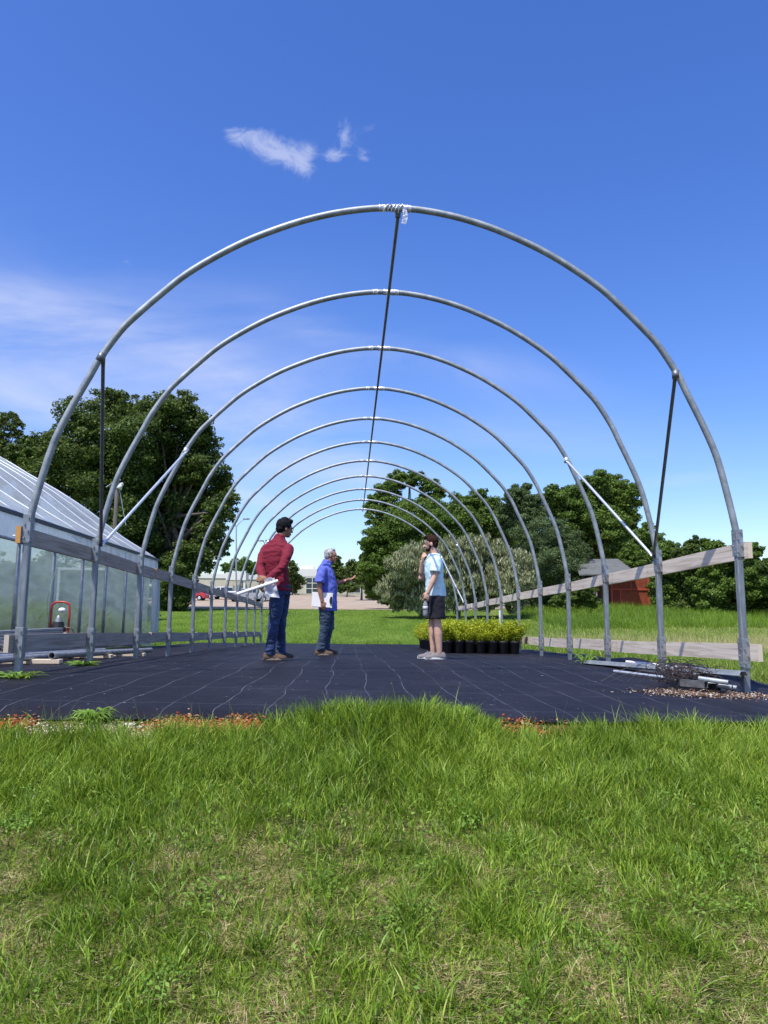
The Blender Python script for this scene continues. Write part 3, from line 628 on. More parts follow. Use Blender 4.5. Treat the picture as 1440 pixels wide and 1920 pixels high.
    prof = [(0, .030), (.006, .036), (.03, .035), (.045, .037), (.06, .034), (.075, .037), (.09, .034), (.105, .037), (.12, .034), (.14, .037), (.165, .034), (.19, .020), (.205, .014), (.215, .014)]
    bm = bmesh.new(); tube(bm, [(0, 0, z) for z, r in prof], [r for z, r in prof], n=20)
    obj('bottle_body', bm, clearmat('clear_bottle', (.35, .37, .42), .55, .08), rt, True)
    bm = bmesh.new(); tube(bm, [(0, 0, .213), (0, 0, .232)], .016, n=16); obj('cap', bm, M['black'], rt)
    bm = bmesh.new(); tube(bm, [(0, 0, .085), (0, 0, .135)], .0378, n=20); obj('bottle_label', bm, clearmat('bottle_label', (.6, .6, .66), .8, .4), rt, True)
man_tee()
# ------------------------------------------------------------------ hoop frame
Y0, SPC, NH = 6.21, 1.67, 11
SL = -.0233
XC, HW = .345, 3.0
XL, XR = XC - HW, XC + HW
prof = [(1.0, .60), (1.0, .70), (.992, .85), (.978, 1.06), (.951, 1.40), (.918, 1.66), (.865, 2.0), (.84, 2.16), (.79, 2.40), (.75, 2.54), (.684, 2.74), (.615, 2.93), (.534, 3.10), (.449, 3.25), (.363, 3.37), (.276, 3.47), (.18, 3.55), (.08, 3.60), (0, 3.61)]
LEAN = .055   # the right feet stand a little lower, so the crown leans to the right
def hoop_pt(u, z, side):
    t = (z - .6) / 3.01
    x = XC + side * u * HW + LEAN * t ** 1.2
    return Vector((x, 0, z - .055 * u * max(side, 0) + (.0 if side < 0 else 0)))
def smooth_path(pts, n):
    pts = [Vector(p) for p in pts]; out = []
    for i in range(len(pts) - 1):
        p0, p1, p2, p3 = pts[max(i - 1, 0)], pts[i], pts[i + 1], pts[min(i + 2, len(pts) - 1)]
        for k in range(n):
            t = k / n; out.append(.5 * ((2 * p1) + (-p0 + p2) * t + (2 * p0 - 5 * p1 + 4 * p2 - p3) * t * t + (-p0 + 3 * p1 - 3 * p2 + p3) * t ** 3))
    return out + [pts[-1]]
left = [hoop_pt(u, z, -1) for u, z in prof]; rightp = [hoop_pt(u, z, 1) for u, z in prof]
path = smooth_path(left + rightp[::-1][1:], 4)
tun = empty('hoop_house_frame', (XC, Y0, -.6), 'bare galvanised hoop house frame of eleven arches over black ground cloth', 'greenhouse frame')
def arch_mesh():
    bm = bmesh.new(); tube(bm, path, .029, n=16, ref=(0, 1, 0)); me = bpy.data.meshes.new('arch'); bm.to_mesh(me); bm.free(); me.shade_smooth(); me.materials.append(M['galv']); return me
arch = arch_mesh()
def post_mesh(h):
    bm = bmesh.new(); bx(bm, (0, 0, -h / 2), (.057, .057, h), bev=.012); me = bpy.data.meshes.new('post'); bm.to_mesh(me); bm.free(); me.materials.append(M['galv_post']); return me
posts = {-1: post_mesh(1.36), 1: post_mesh(1.36)}
def bracket_mesh(side, h):
    bm = bmesh.new(); bx(bm, (0, -.034, 0), (.064, .004, h), bev=.0015); bx(bm, (-side * .034, 0, 0), (.004, .062, h), bev=.0015)
    bx(bm, (side * .010, -.034, -h / 2 - .004), (.074, .012, .006))
    for i, z in enumerate((-.36, -.12, .12, .36)):
        q = bmesh.ops.create_cone(bm, segments=6, radius1=.0085, radius2=.0085, depth=.012, cap_ends=True)
        bmesh.ops.transform(bm, matrix=Matrix.Translation(((.016 if i % 2 else -.014), -.043, z * h)) @ Matrix.Rotation(math.pi / 2, 4, 'X'), verts=q['verts'])
        q = bmesh.ops.create_cone(bm, segments=6, radius1=.007, radius2=.007, depth=.006, cap_ends=True)
        bmesh.ops.transform(bm, matrix=Matrix.Translation((-side * .038, (.014 if i % 2 else -.014), z * h)) @ Matrix.Rotation(math.pi / 2, 4, 'Y'), verts=q['verts'])
    me = bpy.data.meshes.new('bracket'); bm.to_mesh(me); bm.free(); me.materials.append(M['galv_bright2']); return me
M['galv_bright2'] = noisy(mat('bracket_zinc', g(.5), .4, .5), 15, [(.3, (.20, .22, .24)), (.7, (.36, .38, .41))], bump=.1, bscale=40, bdist=.002)
brk = {(s, h): bracket_mesh(s, h) for s in (-1, 1) for h in (.23, .24)}
tapem = None
def tape_mesh():
    bm = bmesh.new(); pts = [p for p in path if abs(p.x - XC - LEAN) < .19]
    for seg in ((-.20, -.10), (-.09, .04), (.05, .13)):
        q = [p + Vector((0, 0, 0)) for p in path if XC + LEAN + seg[0] - .02 <= p.x <= XC + LEAN + seg[1] + .02]
        if len(q) < 2: continue
        r = [.031 + .006 * random.random() for _ in q]; tube(bm, q, r, n=12, ref=(0, 1, 0))
    me = bpy.data.meshes.new('tape'); bm.to_mesh(me); bm.free(); me.materials.append(M['tape']); return me
tapem = tape_mesh()
rel = tun.location
for k in range(NH):
    y = Y0 + SPC * k; dz = SL * SPC * k
    a = link(bpy.data.objects.new('arch', arch)); a.parent = tun; a.location = Vector((0, y, dz)) - rel; a.scale = (1, 1, 1)
    t = link(bpy.data.objects.new('joint_tape', tapem)); t.parent = a
    for s, X in ((-1, XL), (1, XR)):
        ddz = 0 if s < 0 else -.06
        p = link(bpy.data.objects.new('ground_post', posts[s])); p.parent = tun; p.location = Vector((X, y, .70 + dz + ddz)) - rel
        b = link(bpy.data.objects.new('bracket', brk[s, .23])); b.parent = p; b.location = (0, 0, -.02)
        b = link(bpy.data.objects.new('bracket', brk[s, .24])); b.parent = p; b.location = (0, 0, -.95)
# loose end of tape hanging off the first crown
bm = bmesh.new(); c = Vector((XC + LEAN + .05, Y0 - .035, 3.60))
pv = None
strip = [(0, 0), (.012, -.05), (.008, -.10), (-.004, -.15)]
vs = []
for (dx, dz_) in strip: vs.append((bm.verts.new(c + Vector((dx - .022, 0, dz_))), bm.verts.new(c + Vector((dx + .022, .01, dz_ - .006)))))
for a_, b_ in zip(vs, vs[1:]): bm.faces.new((a_[0], a_[1], b_[1], b_[0]))
for j in range(5):
    q0 = c + Vector((-.14 + j * .032, 0, .03)); tube(bm, [q0, q0 + Vector((-.035, -.004, -.05)), q0 + Vector((-.04, .02, -.075))], [(.012, .004)] * 3, n=8)
wobj('hanging_tape', bm, M['tape'], tun)
# ridge tube
bm = bmesh.new(); tube(bm, [(XC + LEAN, Y0 + .01, 3.555), (XC + LEAN, Y0 + SPC * 10 + .1, 3.555 + SL * SPC * 10)], .0165, n=12)
tube(bm, [(XC + LEAN - .0, Y0 - .0, 3.60), (XC + LEAN, Y0 + .05, 3.55)], .026, n=10)
wobj('ridge_tube', bm, M['dark_tube'], tun, True)
# diagonal braces
def hz(k): return SL * SPC * k
def brace(k0, k1, side, m_):
    """from the post top of arch k0 up to the curve of arch k1"""
    a = Vector((XC + side * (HW - .045), Y0 + SPC * k0, .72 + hz(k0) - (.06 if side > 0 else 0)))
    h = hoop_pt(.84, 2.16, side); b_ = Vector((h.x - side * .02, Y0 + SPC * k1 + (.0 if k1 > k0 else .0), h.z + hz(k1)))
    d = (b_ - a).normalized(); bm = bmesh.new()
    tube(bm, [a, a + d * .05, a + d * .09, b_ - d * .10, b_ - d * .05, b_ + d * .03], [(.019, .006), (.018, .008), .0165, .0165, (.018, .008), (.020, .006)], n=12)
    tube(bm, [h + Vector((-side * .001, Y0 + SPC * k1 - .0, hz(k1))) + Vector((-.015 * 1, 0, -.035 * 1)) * 1, h + Vector((0, Y0 + SPC * k1, hz(k1))) + Vector((-side * .018, 0, .035))], .033, n=12)
    wobj('diagonal_brace', bm, M[m_], tun, True)
for s in (-1, 1):
    brace(1, 0, s, 'dark_tube'); brace(1, 2, s, 'galv_bright'); brace(9, 8, s, 'galv_bright'); brace(9, 10, s, 'galv_bright')
# side boards
def boards(side, z0, h, cuts, ylist_end, off, m_, lbl=None):
    X = (XL if side < 0 else XR) + side * (.031 + .021)
    for i, (a, b_) in enumerate(zip(cuts, cuts[1:])):
        jog = .010 * ((i % 2) * 2 - 1) * (1 if i else 0)
        L = b_ - a; bm = bmesh.new(); n = 10; hh = h / 2; th = .019
        Rg = []
        for k in range(n + 1):
            y = L * k / n; w = .006 * math.sin(y * 1.3 + i * 2 + side); zc = SL * (a + y - Y0) + w
            Rg.append([bm.verts.new((x_, y, zc + z_)) for x_, z_ in ((-th, -hh), (th, -hh), (th, hh), (-th, hh))])
        for p, q in zip(Rg, Rg[1:]):
            for k in range(4): bm.faces.new((p[k], q[k], q[(k + 1) % 4], p[(k + 1) % 4]))
        bm.faces.new(Rg[0]); bm.faces.new(Rg[-1][::-1]); bmesh.ops.recalc_face_normals(bm, faces=bm.faces[:])
        o = obj('side_board', bm, M[m_], tun); o.location = Vector((X + jog, a, z0)) - rel
YE = Y0 + SPC * 10 + .05
boards(-1, .625, .14, [Y0 - .06, 10.45, 13.62, 17.7, YE], None, 0, 'board')
boards(-1, -.255, .14, [Y0 - .13, 10.35, 13.55, 17.65, YE], None, 0, 'board_low')
boards(1, .545, .14, [Y0 - .10, 9.9, 13.1, 17.0, 20.4, YE], None, 0, 'board_pale')
boards(1, -.315, .14, [Y0 - .16, 10.9, 14.62], None, 0, 'board_pale')
bm = bmesh.new()
for s, z in ((-1, .625), (1, .545)):
    X = (XL if s < 0 else XR) + s * .09
    tube(bm, [(X, Y0 - .02, z - .01), (X + s * .02, Y0 - .02, z - .01)], .006, n=8)
wobj('bolt', bm, M['galv_bright'], tun)

# ------------------------------------------------------------------ covered greenhouse on the left
GX, GA, GB = -4.62, 3.0, 18.0
def film(name, c, alpha, streak, rough=.35, trans=.5):
    mt = bpy.data.materials.new(name); mt.use_nodes = True; nt = mt.node_tree; b = nt.nodes['Principled BSDF']; out = nt.nodes['Material Output']
    tc = N(nt, 'ShaderNodeTexCoord'); mp = N(nt, 'ShaderNodeMapping'); mp.inputs['Scale'].default_value = streak; nt.links.new(tc.outputs['Object'], mp.inputs[0])
    nz = N(nt, 'ShaderNodeTexNoise'); nz.inputs['Scale'].default_value = 2.2; nz.inputs['Detail'].default_value = 6; nz.inputs['Distortion'].default_value = .6; nt.links.new(mp.outputs[0], nz.inputs[0])
    col = ramp(nt, nz.outputs[0], [(.3, tuple(v * .85 for v in c)), (.7, tuple(min(1, v * 1.08) for v in c))]); nt.links.new(col, b.inputs['Base Color'])
    b.inputs['Roughness'].default_value = rough
    bp = N(nt, 'ShaderNodeBump'); bp.inputs['Strength'].default_value = .6; bp.inputs['Distance'].default_value = .03; nt.links.new(nz.outputs[0], bp.inputs['Height']); nt.links.new(bp.outputs[0], b.inputs['Normal'])
    tl = N(nt, 'ShaderNodeBsdfTranslucent'); nt.links.new(col, tl.inputs[0]); m1 = N(nt, 'ShaderNodeMixShader'); m1.inputs[0].default_value = trans
    nt.links.new(b.outputs[0], m1.inputs[1]); nt.links.new(tl.outputs[0], m1.inputs[2])
    t = N(nt, 'ShaderNodeBsdfTransparent'); mx = N(nt, 'ShaderNodeMixShader')
    mr = N(nt, 'ShaderNodeMapRange'); mr.inputs[1].default_value = .35; mr.inputs[2].default_value = .7; mr.inputs[3].default_value = alpha[0]; mr.inputs[4].default_value = alpha[1]; nt.links.new(nz.outputs[0], mr.inputs[0]); nt.links.new(mr.outputs[0], mx.inputs[0])
    nt.links.new(t.outputs[0], mx.inputs[1]); nt.links.new(m1.outputs[0], mx.inputs[2]); nt.links.new(mx.outputs[0], out.inputs[0]); return mt
M['film_roof'] = film('roof_polythene', (.74, .76, .84), (.72, .86), (.6, .6, .6), .4, .55)
M['film_wall'] = film('wall_polythene', (.68, .76, .69), (.42, .62), (1, .5, 2.6), .45, .6)
M['film_skirt'] = film('skirt_polythene', (.78, .80, .86), (.74, .92), (1, 2.5, .7), .35, .35)
M['film_white'] = film('white_polythene', (.62, .66, .66), (.75, .95), (6, 6, .4), .4, .4)
gh = empty('covered_greenhouse', (GX - 4.6, 10, -.65), 'long greenhouse covered in cloudy plastic film beside the bare hoops', 'greenhouse')
gp = [(-4.54, 1.27), (-4.95, 1.53), (-5.39, 1.80), (-6.16, 2.38), (-6.94, 2.88), (-7.7, 3.3), (-8.5, 3.76), (-9.2, 3.95)]
gp = [(x - .08, z) for x, z in gp]
cxg = gp[-1][0]; full = gp + [(2 * cxg - x, z) for x, z in gp[::-1][1:]]
full = [tuple(p)[0:1] + (p.z,) for p in smooth_path([(x, 0, z) for x, z in full], 4)]
GS = -.012
def zg(y): return GS * (y - GB)
def gh_roof():
    ysr = np.arange(GA, GB + .01, .125); V = []
    for y in ysr:
        ph = ((y - GB) / 1.25) % 1.0; sag = -.035 * math.sin(math.pi * ph)
        for i, (x, z) in enumerate(full): V.append((x, y, z + zg(y) + sag * (1 if 3 < i < len(full) - 4 else .3)))
    nx, ny = len(full), len(ysr); i = np.arange(ny - 1)[:, None] * nx + np.arange(nx - 1)[None, :]
    return np_mesh('roof', np.array(V), np.stack([i, i + 1, i + nx + 1, i + nx], -1).reshape(-1, 4))
wobj('roof_film', gh_roof(), M['film_roof'], gh, True)
def strip_mesh(x, y0, y1, zt, zb, wob=.02, f=3.0, nz_=10, dy=.1, sd=0):
    ysr = np.arange(y0, y1 + .001, dy); V = []
    for y in ysr:
        for j in range(nz_ + 1):
            t = j / nz_; z = zt * (1 - t) + zb * t + zg(y)
            V.append((x + wob * (float(noise2(y * f, z * 1.2, sd)) - .5), y, z))
    nx, ny = nz_ + 1, len(ysr); i = np.arange(ny - 1)[:, None] * nx + np.arange(nx - 1)[None, :]
    return np_mesh('strip', np.array(V), np.stack([i, i + 1, i + nx + 1, i + nx], -1).reshape(-1, 4))
wobj('side_skirt', strip_mesh(GX + .03, GA, GB, 1.24, .86, .06, 3), M['film_skirt'], gh, True)
wobj('side_wall_film', strip_mesh(GX + .0, GA, GB - .55, .88, -.62, .10, .5, 24, .1, 7), M['film_wall'], gh, True)
wobj('side_wall_film', strip_mesh(2 * cxg - GX, GA, GB, 1.24, -.62, .10, .8, 12, .25, 9), M['film_wall'], gh, True)
bm = bmesh.new(); bx(bm, (GX + .035, (GA + GB) / 2, 1.235 + zg((GA + GB) / 2)), (.045, GB - GA + .1, .055), Matrix.Rotation(math.atan(GS), 3, 'X')); wobj('eave_rail', bm, mat('dark_channel', (.07, .075, .10), .5, .4), gh)
bm = bmesh.new(); tube(bm, [(GX + .05, GA, .87 + zg(GA)), (GX + .05, GB, .87)], .022, n=10); wobj('side_rail', bm, M['galv_dull'], gh, True)
for k in range(12):
    y = GB - .05 - k * 1.25
    bm = bmesh.new(); tube(bm, [(GX + .045, y, .87 + zg(y)), (GX + .045, y, -.70)], .027, n=10); wobj('side_post', bm, M['galv_dull'], gh, True)
    bm = bmesh.new(); tube(bm, [(x - .0, y - .01, z - .012 + zg(y)) for x, z in full[::2]], .020, n=8); wobj('roof_hoop', bm, M['galv_bright'], gh, True)
# far gable with door
bm = bmesh.new(); zlow = -.8
pts = [(GX, zlow)] + [(x, z - .02) for x, z in full] + [(2 * cxg - GX, zlow)]
bm.faces.new([bm.verts.new((x, GB - .06, z)) for x, z in pts]); wobj('gable_film', bm, M['film_wall'], gh)
bm = bmesh.new()
for x in (-6.85, -5.75): bx(bm, (x, GB - .12, .1), (.05, .05, 1.8))
bx(bm, (-6.3, GB - .16, 1.0), (1.15, .05, .06)); wobj('door_frame', bm, M['galv_bright'], gh)
# hanging white curtain at the far corner
bm = bmesh.new(); R0 = []
for k in range(22):
    t = k / 21; y = GB - .60 + t * .62; x = GX + .07 + .035 * math.sin(t * 22) * (.5 + .5 * t)
    R0.append((bm.verts.new((x, y, .86)), bm.verts.new((x + .02 * math.sin(t * 9), y + .03, .1)), bm.verts.new((x + .03 * math.sin(t * 7 + 1), y - .02 * t, -.68))))
for a_, b_ in zip(R0, R0[1:]):
    for j in range(2): bm.faces.new((a_[j], b_[j], b_[j + 1], a_[j + 1]))
wobj('hanging_curtain', bm, M['film_white'], gh, True)
# crop-green benches inside would be seen only as a blur: the grass continues under the film

# ------------------------------------------------------------------ utility pole with floodlight
up = empty('utility_pole', P(207, 1140, 24), 'weathered utility pole with floodlight standing before the big left tree', 'utility pole'); up.location.z = float(gz(up.location.x, 24))
u0 = P(207, 1140, 24); ut = P(207, 905, 24); lp = P(228, 908, 24)
bm = bmesh.new(); tube(bm, [(u0.x, 24, up.location.z - .2), (u0.x, 24, ut.z + .25)], [.08, .06], n=12); wobj('pole', bm, noisy(mat('pole_wood', g(.1), .9), 10, [(.3, (.05, .045, .04)), (.7, (.11, .10, .09))], stretch=(1, 1, .1)), up, True)
bm = bmesh.new(); tube(bm, [(u0.x - .35, 24, ut.z - .15), (u0.x, 24, ut.z + .1), (lp.x, 23.9, lp.z + .12)], .018, n=8); wobj('bracket_arm', bm, M['galv_dull'], up)
bm = bmesh.new(); ell(bm, lp, (.06, .06, .06)); tube(bm, [lp + Vector((0, 0, .02)), lp + Vector((-.06, -.05, -.16))], [.04, .09], n=14); wobj('floodlight', bm, M['white'], up, True)
bm = bmesh.new(); tube(bm, [(u0.x + .05, 24, ut.z - .1), tuple(P(236, 985, 24))], .008, n=6); wobj('guy_wire', bm, M['galv_bright'], up)

# ------------------------------------------------------------------ red sprayer cart between the frame and the greenhouse
sx, syy = -4.05, 10.7; sz = gzc(sx, syy)
sc = empty('sprayer_cart', (sx, syy, sz), 'red framed sprayer cart with small engine pump and coiled hose by the plastic wall', 'sprayer')
bm = bmesh.new(); W = .125
tube(bm, smooth_path([(-W, 0, .05), (-W, 0, .35), (-W, 0, .66), (-W + .04, 0, .73), (0, 0, .745), (W - .04, 0, .73), (W, 0, .66), (W, 0, .35), (W, 0, .05)], 4), .014, n=10)
for z in (.12, .36): tube(bm, [(-W, 0, z), (W, 0, z)], .010, n=8)
tube(bm, [(-W, .0, .05), (-W, -.2, .03)], .012, n=8); tube(bm, [(W, .0, .05), (W, -.2, .03)], .012, n=8)
obj('cart_frame', bm, mat('red_enamel', (.45, .02, .015), .35), sc, True)
bm = bmesh.new(); tube(bm, [(0, -.05, .34), (0, -.05, .40), (0, -.05, .47)], [.085, .09, .07], n=16); tube(bm, [(0, -.05, .18), (0, -.05, .34)], .035, n=12)
bx(bm, (0, -.05, .36), (.17, .16, .06), bev=.01); obj('engine', bm, M['black'], sc)
bm = bmesh.new(); tube(bm, [(0, -.05, .47), (0, -.05, .53), (0, -.05, .56)], [.045, .03, .015], n=16); tube(bm, [(-.05, -.09, .31), (.14, -.09, .31)], .012, n=8); obj('pump_head', bm, M['galv_dull'], sc)
bm = bmesh.new(); ell(bm, (.055, -.09, .63), (.05, .04, .035)); obj('gauge_cup', bm, M['white'], sc, True)
bm = bmesh.new(); bx(bm, (0, -.08, .055), (.30, .26, .09), bev=.025); obj('tank', bm, mat('pale_tank', (.65, .6, .55), .5), sc)
bm = bmesh.new()
for j in range(3):
    tube(bm, [(-.13 + (.12 + .01 * j) * math.cos(t), -.1 + .012 * j, .2 + (.14 + .01 * j) * math.sin(t)) for t in np.linspace(0, 2 * math.pi, 24)], .008, n=6, cap=False)
tube(bm, smooth_path([(.1, -.1, .4), (.22, -.1, .36), (.26, -.12, .2), (.2, -.1, .06)], 5), .008, n=6); obj('hose', bm, M['black'], sc)
bm = bmesh.new(); tube(bm, smooth_path([(-.1, 0, .3), (-.2, .02, .7), (-.14, .03, 1.08), (-.11, .03, 1.2)], 5), .005, n=6); obj('spray_line', bm, mat('green_line', (.25, .45, .2), .5), sc)
for s in (-1, 1):
    bm = bmesh.new(); tube(bm, [(s * (W + .02), .03, .09), (s * (W + .06), .03, .09)], .09, n=20); obj('wheel', bm, M['black'], sc)

# ------------------------------------------------------------------ steel pipes lying outside the left posts
def ptag(o, l, grp='steel pipes lying beside the left posts', cat='pipe'): return tag(o, l, cat, grp)
def lying_pipe(name, a, b_, r, label, m_='galv_dull', t=.004, grp='steel pipes lying beside the left posts'):
    bm = pipe_hollow(bmesh.new(), a, b_, r, t); return ptag(obj(name, bm, M[m_], smooth=False), label, grp)
def gnd(x, y, h): return Vector((x, y, gzc(x, y) + h))
for j, (y, x0, x1) in enumerate(((7.9, -4.0, -2.95), (9.4, -3.9, -2.9), (10.7, -3.8, -2.85))):
    o = obj('timber_bearer', box((0, 0, 0), (x1 - x0, .10, .045), bev=.004), M['board_pale']); o.location = gnd((x0 + x1) / 2, y, .022)
    tag(o, ['short timber bearer nearest the camera under the loose steel pipes', 'middle timber bearer under the loose steel pipes', 'farthest timber bearer under the loose steel pipes'][j], 'timber', 'timbers under the pipes')
lying_pipe('steel_pipe', gnd(-3.28, 6.9, .06), gnd(-3.22, 10.9, .08), .031, 'thick steel pipe whose open end lies nearest the left picture edge')
lying_pipe('steel_pipe', gnd(-3.03, 7.85, .085), gnd(-2.90, 11.2, .085), .034, 'thick steel pipe with dark open end just right of the first left post')
lying_pipe('steel_pipe', gnd(-3.42, 6.9, .07), gnd(-3.38, 10.6, .08), .031, 'thick steel pipe lying behind the two open ended ones')
lying_pipe('steel_pipe', gnd(-3.60, 7.1, .09), gnd(-3.52, 10.8, .09), .028, 'thick steel pipe farthest from the left posts')
for bi, (x, y, yn) in enumerate(((-3.62, 8.05, 'left'), (-3.32, 8.1, 'right'))):
    for j in range(7):
        a = (j - 1) * math.pi / 3; dx, dz_ = (0, 0) if j == 0 else (.027 * math.cos(a), .027 * math.sin(a))
        o = lying_pipe('conduit', gnd(x + dx, y + random.uniform(-.05, .05), .16 + dz_), gnd(x + .12 + dx, y + 3.3, .16 + dz_), .0125, 'thin galvanised tube in the %s of the two strapped bundles near the left posts' % yn, 'galv', .002, 'tubes of the %s strapped bundle' % yn)
for j in range(4):
    o = obj('metal_rail', box((0, 0, 0), (.09, 3.0, .028), bev=.004), M['galv_dull']); o.location = gnd(-3.78 - .02 * j, 8.6, .05 + j * .034) + Vector((0, 0, .17)); o.rotation_euler = (0, 0, D(2 - j))
    tag(o, ['bottom', 'second lowest', 'second highest', 'top'][j] + ' rail of the grey metal stack at the far left edge', 'rail', 'stack of grey rails')
o = obj('timber_block', box((0, 0, 0), (.5, .4, .2), bev=.006), noisy(mat('brown_timber', (.2, .1, .05), .85), 8, [(.3, (.12, .06, .03)), (.7, (.26, .14, .08))])); o.location = gnd(-3.80, 8.3, .09); tag(o, 'brown timber block under the grey metal rails at the left edge', 'timber')

# ------------------------------------------------------------------ scrap pile by the first right post
rl = 'scrap steel by the first right post'
M['scrap_grey'] = noisy(mat('grimy_grey_steel', g(.1), .8), 14, [(.3, (.05, .05, .055)), (.7, (.15, .15, .155))])
def channel(name, a, b_, w, h, label, m_='galv'):
    a, b_ = Vector(a), Vector(b_); d = (b_ - a).normalized(); L = (b_ - a).length
    u = Vector((0, 0, 1)).cross(d).normalized(); v = d.cross(u)
    pr = [(-w - .02, 0), (-w, 0), (-w * .6, h), (w * .6, h), (w, 0), (w + .02, 0), (w + .02, -.003), (w * .98, -.003), (w * .56, h - .004), (-w * .56, h - .004), (-w * .98, -.003), (-w - .02, -.003)]
    bm = bmesh.new(); A = [bm.verts.new(a + u * x + v * z) for x, z in pr]; B = [bm.verts.new(b_ + u * x + v * z) for x, z in pr]; n = len(pr)
    for i in range(n): bm.faces.new((A[i], A[(i + 1) % n], B[(i + 1) % n], B[i]))
    bm.faces.new(A[::-1]); bm.faces.new(B); bmesh.ops.recalc_face_normals(bm, faces=bm.faces[:])
    return tag(obj(name, bm, M[m_]), label, 'steel channel', rl)
channel('steel_channel', gnd(2.88, 9.1, .01), Vector((3.27, 6.1, -.49)), .04, .035, 'long pale steel channel leaning from the cloth onto the scrap pile')
channel('steel_channel', gnd(2.96, 8.9, .01), Vector((3.16, 6.6, -.545)), .035, .03, 'lower darker steel channel tucked under the long pale one', 'galv_dull')
o = obj('white_pipe', pipe_hollow(bmesh.new(), P(1175, 1241, 9.0), Vector((3.75, 7.55, float(gz(3.7, 7.5)) + .06)), .018, .003), M['white']); tag(o, 'white plastic pipe lying behind the long pale steel channel', 'pipe', rl)
o = obj('white_pipe', pipe_hollow(bmesh.new(), gnd(2.72, 7.6, .02), gnd(3.05, 6.9, .03), .014, .003), M['galv_bright']); tag(o, 'short bright tube poking out in front of the steel channels', 'pipe', rl)
for j, (px, py, L, r, tx) in enumerate(((1366, 1280, .20, .020, 'uppermost of the short round tubes beside the first right post'), (1373, 1289, .18, .020, 'round tube whose open end sits in the middle of the scrap pile front'), (1382, 1290, .18, .018, 'round tube closest to the first right post'), (1362, 1294, .16, .019, 'lowest short round tube at the front of the scrap pile'))):
    e = P(px, py, 6.0 + .03 * j); ang = .35 + .12 * j
    a = e; b_ = e + Vector((-L * math.cos(ang) * .9, L * .8, .02))
    tag(obj('short_tube', pipe_hollow(bmesh.new(), a, b_, r, .003), M['galv']), tx, 'pipe', 'short tubes in the scrap pile')
for j, (px, py, tx) in enumerate(((1322, 1287, 'square steel tube at the left of the scrap pile'), (1345, 1291, 'black square tube between the round tubes and the wire tangle'))):
    e = P(px, py - 3, 6.1); bm = bmesh.new()
    for a_ in range(4):
        dx, dz_ = ((-.026, 0), (.026, 0), (0, .026), (0, -.026))[a_]
        bx(bm, (dx, .1, dz_), (.004 if dx else .056, .22, .056 if dx else .004))
    o = obj('square_tube', bm, M['scrap_grey' if j == 0 else 'black']); o.location = e; o.rotation_euler = (0, 0, .6 - .2 * j); tag(o, tx, 'pipe', 'square tubes in the scrap pile')
bm = bmesh.new()
cW = P(1292, 1272, 6.55)
for j in range(46):
    c_ = cW + Vector((random.gauss(-.02, .11), random.gauss(0, .10), random.gauss(.015, .03))); r = random.uniform(.06, .19)
    R_ = Matrix.Rotation(random.uniform(0, 3), 3, 'Z') @ Matrix.Rotation(random.uniform(.1, 1.4), 3, 'X'); n_ = random.randint(10, 26); ph = random.uniform(0, 6)
    pts = [c_ + R_ @ Vector((r * math.cos(ph + k * .35), r * math.sin(ph + k * .35) * .8, .02 * math.sin(k) + k * .003)) for k in range(n_)]
    pts = [Vector((p.x, p.y, max(p.z, gzc(p.x, p.y) + .01))) for p in pts]
    tube(bm, pts, .0032, n=5)
for j in range(9):
    a = cW + Vector((random.gauss(0, .1), random.gauss(0, .1), -.03)); b_ = a + Vector((random.uniform(-.7, .3), random.uniform(-.4, .2), 0)); mid = (a + b_) / 2 + Vector((0, random.gauss(0, .1), random.uniform(.02, .15)))
    b_.z = gzc(b_.x, b_.y) + .01; tube(bm, smooth_path([a, mid, b_], 6), .0022, n=5)
tag(obj('wire_tangle', bm, mat('rusty_dark_wire', (.06, .045, .045), .6, .3)), 'dark tangle of loose wire on the scrap pile', 'wire')
# debris of chips and mulch round the pile: uncountable
def chips(name, n, fx, size, mats_, stops, kind='stuff', z_off=.012):
    V = []; Q = []
    for i in range(n):
        x, y = fx(); s = size * random.uniform(.4, 1.5); z = float(gz(x, y)) + z_off + random.uniform(0, s * .5)
        R_ = Matrix.Rotation(random.uniform(0, 6.28), 3, 'Z') @ Matrix.Rotation(random.uniform(-.5, .5), 3, 'X') @ Matrix.Rotation(random.uniform(-.5, .5), 3, 'Y')
        d = Vector((s, s * random.uniform(.3, .8), s * random.uniform(.15, .5))); b0 = len(V)
        for sx_, sy_, sz_ in ((-1, -1, -1), (1, -1, -1), (1, 1, -1), (-1, 1, -1), (-1, -1, 1), (1, -1, 1), (1, 1, 1), (-1, 1, 1)):
            j = Vector((random.uniform(.6, 1.1) * sx_ * d.x, random.uniform(.6, 1.1) * sy_ * d.y, random.uniform(.6, 1.1) * sz_ * d.z)) * .5
            V.append(Vector((x, y, z)) + R_ @ j)
        for f in ((0, 3, 2, 1), (4, 5, 6, 7), (0, 1, 5, 4), (1, 2, 6, 5), (2, 3, 7, 6), (3, 0, 4, 7)): Q.append([b0 + k for k in f])
    me = np_mesh(name, np.array([tuple(v) for v in V]), np.array(Q)); mt = leafmat(name, stops, 0.0, .9, .1); me.materials.append(mt)
    return tag(obj(name, me), kind=kind)
def fx_pile():
    c_ = Vector((2.98, 6.0)); return c_.x + random.gauss(0, .26), c_.y + random.gauss(0, .13) + .06
chips('bark_chips', 2600, fx_pile, .015, None, [(0, (.03, .022, .02)), (.4, (.14, .08, .05)), (.75, (.26, .19, .14)), (.9, (.45, .38, .32)), (1, (.68, .62, .54))])
